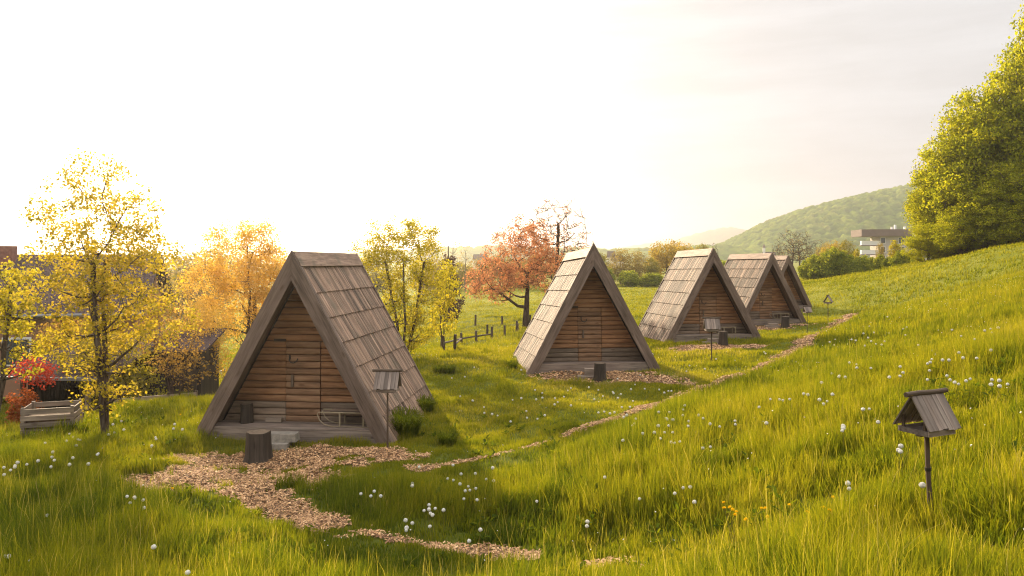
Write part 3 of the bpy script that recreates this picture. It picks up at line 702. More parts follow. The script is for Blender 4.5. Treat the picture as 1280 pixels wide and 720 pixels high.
x, y = hit(904, 432); stump(x, y, H(x, y), .175, .58, 'upright log stump before the third hut behind the bird feeder', 5, root_flare=1.1)
x, y = hit(982, 409.5); stump(x, y, H(x, y), .21, .60, 'upright log stump before the fourth hut', 6, root_flare=1.1)
p = on_hut(0, -1.22, .42, .308); stump(p.x, p.y, p.z, .135, .42, 'short brown log standing on the porch of the biggest hut', 9, 'porch logs', 1.05)
# thin step stones
def steps(px, py, sx, label, mt='stone', w1=.62, w2=.5, h1=.13, h2=.13, off_=.1):
    x, y = hit(px, py); z = H(x, y); o = empty('step', (x, y, z), R(-3), label, 'step', 'entry steps')
    a = MB(int(px)); a.board((0, 0, h1 / 2 - .02), (1, 0, 0), (0, 1, 0), (w1, .36, h1 + .03), .5, .012, .01); a.build('lower_block', mt, o)
    c_ = MB(int(px) + 1); c_.board((off_, .14, h1 + h2 / 2), (1, 0, 0), (0, 1, 0), (w2, .30, h2), .6, .012, .012); c_.build('upper_block', mt, o)
steps(347, 560, 1, 'two pale stone blocks forming a step at the biggest hut', w1=.50, w2=.64, h1=.12, h2=.16, off_=.05)
steps(733, 473, 1, 'two small grey wooden blocks beside the stump at the second hut', 'crate', .55, .32, .09, .2, .1)
steps(889, 431, 1, 'low stacked step behind the bird feeder at the third hut', 'crate', .72, .5, .13, .13, .12)
steps(966, 409.5, 1, 'low step slabs before the fourth hut', 'crate', .75, .5, .12, .1, .05)
# small board lying on the first porch
p = on_hut(0, -.62, .52, .308); b_ = MB(2); b_.board((0, 0, .05), (1, 0, 0), (0, 1, 0), (.36, .09, .085), .7, .006); o = b_.build('wood_block', 'crate'); o.location = p; o.rotation_euler.z = -R(5); tag(o, 'short pale wooden block lying against the door of the biggest hut', 'wood block')

def sledge(p, rz, label, sc=1.):
    o = empty('sledge', p, rz, label, 'sledge', 'wooden sledges', sc=sc)
    for y_ in (-.17, .17):
        r_ = MB(3); r_.tube([(.62, y_, .012), (0.1, y_, .012), (-.30, y_, .02), (-.45, y_, .06), (-.55, y_, .15), (-.60, y_, .27), (-.58, y_, .315), (-.30, y_, .315), (.45, y_, .315)], [.013] * 9, 6); r_.build('runner', 'sled', o)
    for x_ in (-.10, .42):
        for y_ in (-.17, .17):
            l_ = MB(4); l_.board((x_, y_, .163), (0, 0, 1), (1, 0, 0), (.29, .035, .025), .6); l_.build('leg', 'sled', o)
        l_ = MB(5); l_.board((x_, 0, .285), (0, 1, 0), (1, 0, 0), (.36, .04, .03), .5); l_.build('crossbar', 'sled', o)
    s_ = MB(6)
    for y_ in (-.13, -.065, 0, .065, .13): s_.board((.10, y_, .337), (1, 0, 0), (0, 1, 0), (.86, .045, .018))
    s_.build('seat', 'wallgrey', o)
sledge(on_hut(0, 1.10, .33, .308), -R(5.9), 'wooden sledge with curved runner on the porch of the biggest hut')
sledge(on_hut(2, .62, .30, .308), R(7), 'wooden sledge on the porch of the third hut')
sledge(on_hut(3, .75, .32, .308), R(14), 'wooden sledge in the dark porch of the fourth hut')

# bird feeders ----------------------------------------------------
def make_feeder(root, ridge_z, seed, bent=False, tray=True):
    rng = random.Random(seed); rl = .52; hx = .20; hz_ = .315; ez = ridge_z - hz_
    for s_ in (-1, 1):
        mb = MB(seed + s_); x = -rl / 2 + .03
        sl = Vector((0, s_ * hx, -hz_)); n_ = Vector((0, s_ * hz_, hx)).normalized()
        while x < rl / 2 - .03:
            wd = rng.uniform(.055, .085); wd = min(wd, rl / 2 - .02 - x); ln = sl.length * rng.uniform(.97, 1.04)
            c_ = Vector((x + wd / 2, 0, ridge_z - .02)) + sl.normalized() * (ln / 2) + n_ * rng.uniform(0, .006)
            mb.board(c_, sl, (1, 0, 0), (ln, wd - .004, .014)); x += wd
        mb.build('roof_panel', 'feeder', root)
    mb = MB(seed + 5); mb.tube([(-rl / 2 - .035, 0, ridge_z - .004), (-.1, 0, ridge_z + .004), (.1, 0, ridge_z - .002), (rl / 2 + .03, 0, ridge_z + .004)], [.027, .026, .025, .026], 10, .5, wob=.04); mb.build('ridge_log', 'pole', root)
    tz = ez - .075
    mb = MB(seed + 6); mb.board((0, 0, tz), (1, 0, 0), (0, 1, 0), (.36, .32, .018), .4)
    for (cx, cy_, lx_, ly_) in ((0, .165, .38, .018), (0, -.165, .38, .018), (.185, 0, .018, .31), (-.185, 0, .018, .31)): mb.box((cx, cy_, tz + .018), (lx_, ly_, .05))
    mb.box((0, 0, tz - .025), (.24, .06, .03)); tr_ = mb.build('tray', 'feeder', root)
    for sx in (-1, 1):
        for sy in (-1, 1):
            mb = MB(seed + 7); mb.board((sx * .175, sy * .12, tz + .085), (0, 0, 1), (1, 0, 0), (.17, .024, .024), .3); mb.build('post', 'pole', root)
    lean = -.03 if bent else 0
    mb = MB(seed + 8); pts = [(.085 if bent else 0, 0, -.1), (.06 if bent else 0, 0, .15), (.025 if bent else .0, 0, ridge_z * .4), (.01 if bent else 0, 0, ridge_z * .6), (0, 0, tz - .01)]
    mb.tube(pts, [.029, .027, .025, .023, .023] if bent else [.021, .020, .019, .018, .018], 8, .5, wob=.1); pl = mb.build('pole', 'pole', root)
    if bent:
        mb = MB(1); mb.tube([(.024, 0, ridge_z * .415), (.022, 0, ridge_z * .44)], [.031, .031], 10, .1); mb.build('band', 'metal', pl)
def feeder(px, py, ztop, rz, label, seed, sc=1., bent=False, d=None):
    x, y = hit(px, py) if d is None else ((px - 640) / F * d, d); z = H(x, y)
    o = empty('bird_feeder', (x, y, z), R(rz), label, 'bird feeder', 'bird feeders on poles', sc=sc); make_feeder(o, (ztop - z) / sc, seed, bent); return o
feeder(1158, 661, 2.69, 24, 'roofed bird feeder on a bent pole, alone in tall grass on the slope', 11, .93, True, 7.1)
feeder(484.5, 562, 1.66, -4, 'small roofed bird feeder standing against the gable board of the biggest hut', 12, 1.05)
feeder(889.5, 455, 1.83, -3, 'roofed bird feeder on a thin pole before the stump of the third hut', 13, 1.15)
feeder(1009, 417.5, 1.5, 10, 'bird feeder between the fourth and fifth hut, roof dark against the porch', 14, .8)
feeder(1035, 402.5, 1.82, 58, 'bird feeder seen end on with sky-like gap under its roof, where the path ends', 15, 1.15)

# ------------------------------------------------------------------ trees
def grow(rng, trunk_pts, trunk_r, ells, counts, stems=1, up=.35, spread=.0, rmin=.002):
    """attach successive targets inside the crown to the nearest branch; returns tubes and tips"""
    P_ = []; Rr = []; D_ = []; tubes = []
    def addpath(pts, r0, r1, lvl):
        n = len(pts)
        for i, p in enumerate(pts):
            P_.append(p); Rr.append(r0 + (r1 - r0) * i / (n - 1)); D_.append(lvl)
        tubes.append((pts, [r0 + (r1 - r0) * i / (n - 1) for i in range(n)], lvl))
    for st in range(stems):
        pts = []
        oa = rng.rand() * 6.28
        for i, p in enumerate(trunk_pts):
            q = np.array(p, float)
            if stems > 1: q = q + np.array([math.cos(oa + st * 6.28 / stems), math.sin(oa + st * 6.28 / stems), 0]) * spread * (i / max(1, len(trunk_pts) - 1)) ** .8
            pts.append(q)
        addpath(pts, trunk_r * (1 if stems == 1 else .8), trunk_r * .35, 0)
    vol = np.array([e[3] * e[4] * e[5] for e in ells]); vol = vol / vol.sum()
    tips = []
    for lvl, cnt in enumerate(counts):
        for _ in range(cnt):
            e = ells[rng.choice(len(ells), p=vol)]
            v = rng.normal(0, 1, 3); v /= np.linalg.norm(v); rr = rng.rand() ** (.33 if lvl > 0 else .6) * (1 if lvl else .75)
            tgt = np.array(e[:3]) + v * rr * np.array(e[3:6])
            A = np.array(P_); dv = tgt - A; dist = np.linalg.norm(dv, axis=1)
            cost = dist + np.where(dv[:, 2] < 0, -dv[:, 2] * 1.2, 0) + (.12 * np.array(D_)) * dist - (.4 * A[:, 2] if lvl == 0 else 0) * 0
            cost = cost + np.where(dist < .05, 9, 0)
            if lvl == 0: cost = cost + np.abs(dv[:, 2] - dist * .75) * .5
            k = int(np.argmin(cost)); a = A[k]; d_ = dist[k]
            r0 = min(Rr[k] * .7, Rr[k]) ; r0 = max(r0, rmin * 1.3); r1 = max(r0 * .35, rmin if lvl else trunk_r * .12)
            n = 5 if lvl == 0 else 4
            mid1 = a + (tgt - a) * .4 + np.array([0, 0, -.02 * d_]) + rng.normal(0, .05, 3) * d_
            pts = []
            for i in range(n):
                t_ = i / (n - 1); pts.append((1 - t_) ** 2 * a + 2 * t_ * (1 - t_) * (mid1 + np.array([0, 0, -up * d_ * .25])) + t_ * t_ * tgt + (rng.normal(0, .025, 3) * d_ if 0 < i < n - 1 else 0))
            addpath(pts, r0, r1, lvl + 1)
            if lvl >= len(counts) - 2: tips.append((tgt, pts[-2]))
    return tubes, tips
def tubes_mesh(tubes):
    V, Fq, off = [], [], 0
    for pts, rad, lvl in tubes:
        n = 9 if lvl == 0 else (6 if lvl == 1 else 3); pts = np.array(pts); m_ = len(pts)
        d = np.gradient(pts, axis=0); d /= np.linalg.norm(d, axis=1)[:, None] + 1e-9
        up = np.cross(d, [.31, .57, .2]); up /= np.linalg.norm(up, axis=1)[:, None] + 1e-9; sd_ = np.cross(d, up)
        a = np.arange(n) * 2 * np.pi / n
        ring = pts[:, None] + (up[:, None] * np.cos(a)[None, :, None] + sd_[:, None] * np.sin(a)[None, :, None]) * np.array(rad)[:, None, None]
        V.append(ring.reshape(-1, 3)); k = off + (np.arange(m_ - 1)[:, None] * n + np.arange(n)[None]).ravel(); k2 = off + (np.arange(m_ - 1)[:, None] * n + (np.arange(n)[None] + 1) % n).ravel()
        Fq.append(np.c_[k, k2, k2 + n, k + n]); off += m_ * n
    return np.concatenate(V), np.concatenate(Fq)
def leaves_mesh(rng, tips, per, sig, size, tintf=None, flat=.0, droop=0.):
    tp = np.array([t_[0] for t_ in tips]); tq = np.array([t_[1] for t_ in tips]); n = int(len(tp) * per)
    i = rng.randint(0, len(tp), n); f_ = rng.rand(n)[:, None]
    c = tp[i] * f_ + tq[i] * (1 - f_) + rng.normal(0, 1, (n, 3)) * sig * np.array([1, 1, .8])
    s_ = size * rng.uniform(.55, 1.25, n)
    u = rng.normal(0, 1, (n, 3)); u[:, 2] -= droop; u /= np.linalg.norm(u, axis=1)[:, None]
    v = np.cross(u, rng.normal(0, 1, (n, 3))); v /= np.linalg.norm(v, axis=1)[:, None]; w_ = np.cross(u, v)
    V = np.zeros((n, 6, 3))
    k6 = [(-.5, 0, 0), (-.12, .33, .08), (.28, .24, .05), (.55, 0, -.06), (.28, -.24, .05), (-.12, -.33, .08)]
    for q, (a, b, c_) in enumerate(k6): V[:, q] = c + (u * a + v * b + w_ * c_) * s_[:, None]
    cl = rng.rand(len(tp))[i]; ti = np.clip(.30 + .4 * cl + rng.normal(0, .16, n), 0, 1)
    b0 = np.arange(n)[:, None] * 6
    return V.reshape(-1, 3), np.concatenate([b0 + np.array([[0, 1, 2, 3]]), b0 + np.array([[0, 3, 4, 5]])]), np.repeat(ti, 6)
def tree(name, label, cat, base, trunk_h, trunk_r, ells, counts, per, sig, size, leaf, bark='bark', seed=1, stems=1, spread=0, group=None, lean=(0, 0), droop=0., up=.35, trunkname='trunk', crown='crown', rmin=.002):
    rng = np.random.RandomState(seed); root = empty(name, base, 0, label, cat, group)
    n = 6; tp = [(lean[0] * (i / (n - 1)) + (rng.normal(0, .02) * trunk_h * .5 if 0 < i else 0), lean[1] * (i / (n - 1)) + (rng.normal(0, .015) * trunk_h * .5 if i else 0), -.1 + (trunk_h + .1) * i / (n - 1)) for i in range(n)]
    tubes, tips = grow(rng, tp, trunk_r, ells, counts, stems, up, spread, rmin)
    V, Q = tubes_mesh(tubes); mesh_np(trunkname, V, [Q], [M[bark]], None, None, root, True)
    if per:
        V, Q, ti = leaves_mesh(rng, tips, per, sig, size, droop=droop); mesh_np(crown, V, [Q], [M[leaf]], {'tint': ti}, None, root)
    return root

# the maple by the sunken garden
b0 = gp(132, 17.0)
tree('maple_tree', 'young maple with bright yellow-green leaves and several stems, beside the slatted compost bin', 'tree', b0, 3.9, .10,
     [(-.25, 0, 4.6, 1.45, 1.3, 1.75), (.7, 0, 3.7, 1.0, 1.1, 1.2), (-1.0, .1, 3.3, 1.1, 1.0, 1.0), (.9, 0, 2.7, 1.2, .9, .8), (-.5, .1, 2.2, 1.0, .9, .9), (.1, 0, 1.2, .7, .6, .7), (-.1, 0, .9, .5, .5, .45)],
     (16, 90, 520), 27, .09, .070, 'leaf_maple', 'bark', 21, 3, .35, lean=(-.12, 0), up=.6)
b0 = gp(-8, 19.5)
tree('garden_tree', 'leafy yellow-green tree cut off by the picture edge, in front of the brown roof', 'tree', b0, 3.8, .09,
     [(-.2, 0, 3.2, 1.3, 1.2, 1.3), (.75, -.1, 4.6, .38, .4, 1.1), (.4, 0, 2.2, 1.0, .9, .9), (-1.3, 0, 3.8, 1.3, 1.2, 1.5), (.3, 0, 3.6, .8, .7, .9), (-2.1, 0, 5.4, 1.5, 1.5, 1.9), (-3.2, -.3, 3.6, 1.5, 1.5, 1.6)], (14, 60, 420), 34, .09, .088, 'leaf_yg', 'bark', 22, 2, .4, up=.6)  # outermost crown lobes added out of view to shade the left foreground
tree('red_maple_shrub', 'vivid red leaved shrub under the eaves of the salmon house', 'shrub', gp(40, 23.0) , 1.6, .04,
     [(-.15, 0, 2.05, .55, .4, .35), (.35, 0, 1.85, .4, .4, .33)], (6, 24, 80), 9, .1, .08, 'leaf_red', 'bark_dark', 23, 2, .2)
tree('orange_shrub', 'small dull orange shrub below the dark carport roof', 'shrub', gp(30, 22.6), .6, .03,
     [(0, 0, .85, .5, .4, .5)], (6, 20, 60), 18, .07, .08, 'leaf_orange', 'bark_dark', 24, 2, .2)
tree('hazel_shrub', 'loose brownish shrub with sparse leaves between maple and golden tree', 'shrub', gp(218, 23.5), 1.8, .06,
     [(0, 0, 2.3, 1.1, .9, 1.1), (.35, 0, 1.5, .8, .7, .8), (-.5, 0, 3.0, .7, .7, .8)], (12, 50, 180), 11, .09, .08, 'leaf_hazel', 'bark_dark', 25, 4, .5)
tree('garden_bush', 'leafy olive-yellow bush between the maple stems and the dark shed', 'bush', gp(150, 24.8), 2.0, .05,
     [(0, 0, 2.3, 1.3, 1.0, 1.3), (-1.0, 0, 2.9, 1.1, .8, 1.2), (.7, 0, 1.5, .9, .8, .8)], (14, 60, 260), 20, .11, .085, 'leaf_bush', 'bark_dark', 51, 4, .6)
tree('garden_bush', 'dull green-brown bush in front of the salmon wall near the picture edge', 'bush', gp(78, 27.5), 2.2, .05,
     [(0, 0, 2.9, 1.2, 1.0, 1.1), (1.2, 0, 3.1, 1.1, .9, 1.2)], (12, 50, 220), 20, .11, .09, 'leaf_hazel', 'bark_dark', 52, 4, .6)
tree('golden_tree', 'broad golden tree with fine spring foliage behind the biggest hut', 'tree', gp(305, 31.5), 3.6, .14,
     [(0, 0, 5.2, 1.9, 1.6, 1.7), (-1.3, 0, 3.9, 1.4, 1.3, 1.4), (1.1, 0, 4.3, 1.5, 1.3, 1.5), (-.2, 0, 2.9, 2.2, 1.5, 1.2), (.5, 0, 6.0, .8, .8, .9)],
     (16, 70, 520), 48, .16, .08, 'leaf_gold', 'bark', 26, 3, .6, up=.6)
tree('golden_bush', 'low golden bush with thin twigs beside the golden tree', 'bush', gp(245, 28.0), 2.2, .05,
     [(0, 0, 2.9, 1.2, 1.0, 1.3), (.5, 0, 2.1, 1.1, .9, .9)], (12, 50, 220), 17, .12, .085, 'leaf_gold', 'bark_pale', 27, 4, .6)
tree('twiggy_tree', 'thin pale twiggy tree rising between maple and golden tree', 'tree', gp(222, 33.0), 4.2, .06,
     [(0, 0, 4.2, .9, .8, 1.6), (-.6, 0, 3.6, .9, .8, 1.2)], (10, 50, 160), 4, .1, .08, 'leaf_tan', 'bark_pale', 28, 3, .3, up=.6)
# multi-stemmed tree behind hut 1
tree('spring_tree', 'many-stemmed yellow-green tree between the two biggest huts', 'tree', gp(506, 28.5), 3.6, .07,
     [(0, 0, 3.9, 1.45, 1.2, 1.25), (-1.4, 0, 3.7, .7, .7, 1.0), (-.6, 0, 4.5, .9, .8, .9), (.65, 0, 4.6, .75, .8, .85), (.6, 0, 2.8, 1.4, 1.1, 1.0), (-.2, 0, 1.8, 1.4, 1.0, .9), (.3, 0, 1.0, 1.2, .9, .7)],
     (22, 90, 500), 30, .11, .074, 'leaf_yg', 'bark', 29, 6, .75, up=.7)
tree('spring_tree', 'slim leafy sapling with bright leaves at the edge of the many-stemmed tree', 'tree', gp(556, 31.0), 3.0, .035,
     [(.1, 0, 2.9, .5, .5, 1.1), (-.1, 0, 1.5, .6, .5, .8)], (8, 30, 70), 15, .10, .105, 'leaf_yg', 'bark', 30, 2, .3, up=.6)
tree('conifer', 'dark reddish narrow conifer in the field beyond the many-stemmed tree', 'tree', gp(561, 62), 6.2, .12,
     [(0, 0, 1.5, 1.3, 1.3, 1.4), (0, 0, 3.1, .95, .95, 1.4), (0, 0, 4.6, .55, .55, 1.2)], (14, 50, 120), 28, .12, .16, 'leaf_dark', 'bark_dark', 31)
tree('copper_tree', 'spreading tree with coppery red young leaves beside the field fence', 'tree', gp(657, 45.0), 3.2, .22,
     [(-.3, 0, 4.3, 2.2, 2.0, 2.0), (-1.8, 0, 2.9, 1.9, 1.6, 1.3), (1.2, 0, 3.3, 1.4, 1.5, 1.4), (.2, 0, 5.6, 1.3, 1.2, 1.2), (-2.3, 0, 2.3, 1.5, 1.2, .75)],
     (18, 90, 520), 20, .15, .11, 'leaf_copper', 'bark_dark', 32, 1, 0, lean=(.1, 0), up=.5, rmin=.011)
tree('budding_tree', 'nearly bare upright tree with sparse pinkish buds behind the second hut', 'tree', gp(694, 50.0), 6.2, .17,
     [(.1, 0, 5.6, 2.1, 1.6, 2.5), (-1.0, 0, 5.0, 1.4, 1.3, 1.9), (1.2, 0, 4.6, 1.4, 1.3, 1.9)], (34, 170, 480), 3, .10, .09, 'leaf_copper', 'bark_dark', 33, 2, .3, up=.7, rmin=.015)
for k, (px, dd, top, hw) in enumerate([(566, 85, 289, 9), (582, 95, 305, 8)]):
    zt = CAMZ + (HZ - top) / F * dd; b0 = gp(px, dd); hh = zt - b0.z; r_ = hw / F * dd
    tree('bare_tree', ['taller pale bare tree far beyond the narrow conifer', 'shorter pale bare tree between the narrow conifer and the copper tree'][k], 'tree', b0, hh * .85, .09, [(0, 0, hh * .68, r_ * 1.3, r_, hh * .33)], (14, 60, 90), 1.5, .2, .14, 'leaf_tan', 'bark_pale', 34 + k, up=.8, group='bare trees in the field')

# field-edge trees: prototypes copied
def proto(name, seed, ells, counts, per, sig, size, leaf, bark, th, tr, stems=1, spread=0, rmin=.012): return tree(name, None, 'tree', (0, 0, 0), th, tr, ells, counts, per, sig, size, leaf, bark, seed, stems, spread, up=.5, rmin=rmin)
PR = {
    'a': proto('field_tree', 41, [(0, 0, 5.2, 3.1, 2.8, 3.3), (-1.2, 0, 3.6, 2.4, 2.2, 2.2), (1.5, 0, 3.4, 2.3, 2.2, 2.4)], (18, 70, 330), 14, .30, .28, 'leaf_oliv', 'bark', 5.5, .2),
    'b': proto('field_tree', 42, [(0, 0, 4.8, 2.6, 2.4, 3.3), (.8, 0, 2.6, 2.5, 2.2, 2.0)], (16, 70, 320), 15, .32, .22, 'leaf_bud', 'bark_pale', 5.5, .17),
    'c': proto('field_tree', 43, [(0, 0, 5.4, 3.5, 2.9, 2.9), (-2, 0, 3.4, 2.3, 2.2, 2.4), (2, 0, 3.8, 2.1, 2.2, 2.6)], (20, 80, 360), 15, .34, .28, 'leaf_ochre', 'bark', 5.0, .22),
    's': proto('field_shrub', 44, [(0, 0, 1.7, 2.0, 1.8, 1.7), (.9, 0, 1.2, 1.4, 1.3, 1.2)], (12, 50, 180), 26, .22, .24, 'leaf_hedge', 'bark', 1.2, .08, 3, .5),
    'bare': proto('bare_tree', 45, [(0, 0, 6.4, 3.4, 3.0, 3.6), (-1.8, 0, 5, 2.2, 2, 2.2), (1.9, 0, 5, 2.2, 2, 2.4)], (22, 130, 420), 0.6, .2, .2, 'leaf_tan', 'bark', 6.0, .26, 2, .5, .028),
    'h': proto('hedge_shrub', 46, [(0, 0, 1.5, 1.3, 1.2, 1.55), (.2, 0, .8, 1.35, 1.3, .9)], (12, 50, 200), 30, .16, .19, 'leaf_hedge', 'bark', 1.2, .06, 3, .4),
    'p': proto('poplar_tree', 47, [(0, 0, 3.8, 1.3, 1.2, 3.3), (.2, 0, 2.2, 1.6, 1.4, 2.0)], (14, 60, 260), 18, .2, .22, 'leaf_yg', 'bark', 5.5, .12),
    'w': proto('woodland_tree', 48, [(0, 0, 6.2, 3.6, 3.2, 3.9), (-1.9, 0, 4.2, 2.8, 2.6, 3.0), (2., 0, 4.0, 2.6, 2.6, 3.2), (0, -.6, 2.2, 3.6, 2.8, 2.1), (.6, 0, 8.6, 2.0, 2.0, 1.9)], (28, 150, 820), 34, .22, .17, 'leaf_green', 'bark', 8.0, .25),
    'w2': proto('woodland_tree', 49, [(0, 0, 6.0, 3.2, 3.0, 3.6), (-1.4, 0, 8.2, 1.8, 1.8, 2.2), (1.8, 0, 4.2, 2.8, 2.6, 3.0), (-.5, -.5, 2.2, 3.3, 2.7, 2.0)], (28, 150, 780), 32, .22, .165, 'leaf_green', 'bark', 8.0, .25),
}
PH = {'a': 8.6, 'b': 8.2, 'c': 8.4, 's': 3.45, 'bare': 10.2, 'h': 3.1, 'p': 7.2, 'w': 10.6, 'w2': 10.4}
used = set()
def place(kind, px, d, top, label, cat, rz=0, wide=1., group=None, base_z=None):
    o = PR[kind] if kind not in used else copy_tree(PR[kind]); used.add(kind)
    p = gp(px, d); zt = CAMZ + (HZ - top) / F * d; s_ = (zt - p.z) / PH[kind]
    o.location = p; o.scale = (s_ * wide, s_ * wide, s_); o.rotation_euler.z = rz; tag(o, label, cat, group); return o
FE = [('a', 749, 118, 315, 'small olive tree showing just past the peak of the second hut', 1), ('s', 757, 108, 334, 'low dark shrub under the olive tree past the peak of the second hut', 1.1),
      ('b', 776, 112, 310, 'tan tree in the field line close to the second hut', 1.0), ('b', 797, 112, 312, 'tan tree in the middle of the field line between the second and third hut', 1.0),
      ('s', 786, 104, 338, 'dark green shrub at the foot of the field line between the second and third hut', 1.2), ('c', 833, 114, 299, 'tallest golden-olive tree in the field line left of the third hut roof', 1.0),
      ('a', 815, 110, 320, 'small olive tree in the field line beside the tallest golden one', .9), ('s', 815, 103, 341, 'dark green shrub at the foot of the tallest golden-olive tree', 1.5),
      ('c', 853, 122, 302, 'golden-olive tree rising just over the ridge of the third hut', .9), ('a', 877, 130, 303, 'olive tree seen above the rear of the third hut roof', .8), ('bare', 893, 135, 300, 'slim bare tree above the peak of the third hut', .35),
      ('s', 905, 120, 325, 'shrub glimpsed between third and fourth hut roofs', 1.4)]
for i, (kd, px, dd, top, lab, wd) in enumerate(FE): place(kd, px, dd, top, lab, 'tree' if kd != 's' else 'shrub', i * 1.3, wd, 'trees along the far field edge')
# wood behind the copper tree, partly hidden
BK = [(528, 330, 'b'), (545, 322, 'b'), (575, 326, 'a'), (600, 322, 'b'), (625, 318, 'a'), (650, 322, 'b'), (672, 316, 'a'), (700, 320, 'b'), (722, 324, 'a'), (738, 322, 'b')]
BL = ['behind the many-stemmed tree', 'just left of the narrow conifer', 'just past the narrow conifer', 'behind the outer leaves of the copper tree', 'behind the middle of the copper tree', 'behind the trunk line of the copper tree',
      'between copper and budding trees', 'behind the budding tree', 'just left of the second hut roof', 'over the ridge of the second hut']
for i, (px, top, kd) in enumerate(BK): place(kd, px, 98 + (i * 7) % 17, top, 'hazy low field tree ' + BL[i], 'tree', i * .9, 1.5, 'low trees closing the field behind the copper tree')
# left valley trees beyond
for i, (px, dd, top, kd) in enumerate([(222, 70, 312, 'b'), (262, 80, 308, 'a'), (395, 85, 318, 'a'), (425, 90, 322, 'b'), (470, 88, 322, 'a'), (180, 60, 318, 'a')]):
    place(kd, px, dd, top, 'hazy valley tree ' + ['behind the thin twiggy tree', 'just behind the top of the golden bush', 'over the ridge of the biggest hut', 'at the rear end of the biggest hut ridge', 'behind the many-stemmed tree beside the biggest hut', 'behind the maple and over the house roof'][i], 'tree', i, 1.3, 'valley trees')
# right-hand hedge, bare trees
for i, (px, dd, top, wd, lab) in enumerate([(989, 125, 283, .95, 'large bare tree above the peaks of the fourth and fifth huts'), (1000, 128, 285, .9, 'large bare tree overlapping its twin above the last hut'), (1022, 130, 296, .8, 'smaller bare tree next to the tall bare pair'), (972, 132, 300, .6, 'low bare tree just over the fourth hut peak')]):
    place('bare', px, dd, top, lab, 'tree', i * 1.9, wd, 'bare trees behind the huts')
HS = [(1008, 100, 329, .9), (1018, 99, 322, 1.0), (1030, 98, 324, 1.15), (1041, 97, 318, 1.1), (1054, 96, 322, 1.0), (1063, 95, 328, .8), (1072, 94, 330, .85), (1081, 93, 328, .85), (1091, 92, 330, .8), (1100, 91, 327, .8), (1109, 90, 330, .8), (1127, 88, 322, 1.1), (1138, 87, 326, .9), (1147, 85, 325, .8)]
HL = ['first shrub of the hedge, beside the last hut', 'second hedge shrub from the last hut', 'broad light-topped hedge shrub third from the last hut', 'tall hedge shrub before the brownish tree', 'hedge shrub between brownish tree and apartment block', 'rounded hedge shrub just before the apartment block balconies',
      'rounded hedge shrub under the balconies', 'second rounded hedge shrub under the balconies', 'low hedge shrub below the gap between balconies and poplar', 'low hedge shrub touching the yellow poplar', 'dark low hedge shrub at the yellow poplar foot', 'dark green shrub on the woodland side of the poplar', 'dull shrub below the white end wall', 'last dull shrub under the woodland edge']
for i, (px, dd, top, wd) in enumerate(HS): place('h', px, dd, top - (9 if i > 1 else 4), HL[i], 'shrub', i * 1.7, wd, 'hedge shrubs in front of the apartment block')
for i, (kd, px, dd, top, wd, lab) in enumerate([('c', 1040, 112, 300, .7, 'brownish olive tree above the hedge near the last hut'), ('a', 1058, 108, 298, .7, 'brownish green tree just before the apartment block'), ('b', 1027, 115, 307, .7, 'pale brown tree above the first hedge shrubs'),
                                      ('p', 1118, 92, 298, .9, 'bright yellow-green poplar in front of the apartment block'), ('b', 1100, 97, 302, .45, 'thin pale tree before the middle of the apartment block'), ('p', 1071, 98, 309, .6, 'small yellowish tree covering the balcony corner')]):
    place(kd, px, dd, top, lab, 'tree', i * 2.1, wd, 'trees by the apartment block')
# woodland on the hill
WL = [('w2', 1174, 76, 216, 1.15, 'lowest woodland tree with a branch reaching over the apartment block'), ('w', 1200, 74, 150, 1.05, 'rounded woodland tree second from the valley side'), ('w', 1232, 73, 100, .92, 'tall woodland tree in the middle of the wooded slope'),
      ('w2', 1268, 72, 62, .8, 'tall woodland tree near the picture edge'), ('w', 1304, 72, 14, .75, 'tallest woodland tree cut by the picture edge'), ('w2', 1345, 74, -30, .7, 'woodland tree standing mostly beyond the picture edge'),
      ('w', 1190, 82, 196, 1.1, 'woodland tree filling the gap behind the lowest one'), ('w2', 1222, 84, 136, .9, 'woodland tree deeper behind the middle one'), ('w', 1160, 73, 278, 1.5, 'low leafy woodland edge shrub beside the white end wall'), ('w2', 1200, 70, 250, 1.35, 'low leafy tree at the woodland foot below the rounded one'),
      ('w', 1236, 69, 225, 1.3, 'low leafy tree at the woodland foot below the middle tree'), ('w2', 1275, 68, 195, 1.25, 'low leafy tree at the woodland foot by the picture edge')]
for i, (kd, px, dd, top, wd, lab) in enumerate(WL): place(kd, px, dd, top, lab, 'tree', i * 1.1, wd, 'woodland trees on the slope')

# ------------------------------------------------------------------ fences
def fence(label, posts, rails, ph, d_label=''):
    pts = [hit(*p) for p in posts]; x0, y0 = pts[0]; z0 = H(x0, y0); root = empty('field_fence', (x0, y0, z0), 0, label, 'fence', 'field fences')
    for i, (x, y) in enumerate(pts):
        mb = MB(i + 3); h_ = ph * random.Random(i).uniform(.85, 1.15); z = H(x, y) - z0
        mb.tube([(x - x0, y - y0, z - .1), (x - x0 + random.Random(i).uniform(-.04, .04), y - y0, z + h_)], [.07, .06], 7); mb.build('post', 'fencewood', root)
    for a, b in rails:
        (xa, ya), (xb, yb) = pts[a], pts[b]; p = Vector((xa - x0, ya - y0, H(xa, ya) - z0 + ph * .45)); q = Vector((xb - x0, yb - y0, H(xb, yb) - z0 + ph * .45)); mb = MB(a); mb.tube([p, q], [.045, .04], 6); mb.build('rail', 'fencewood', root)
fence('weathered post and rail fence running from the many-stemmed tree to the copper tree', [(552, 437), (555, 435), (568, 439.5), (577, 430), (595.5, 427), (609, 420), (614.5, 424), (631, 420)], [(2, 3), (3, 4), (4, 6), (0, 3)], .62)
fence('thick short posts beside the trunk of the copper tree', [(645.5, 416), (647.5, 416.5), (662, 408)], [], .62)
fence('two lone posts standing farther out in the field', [(594, 407), (628, 406)], [], .62)

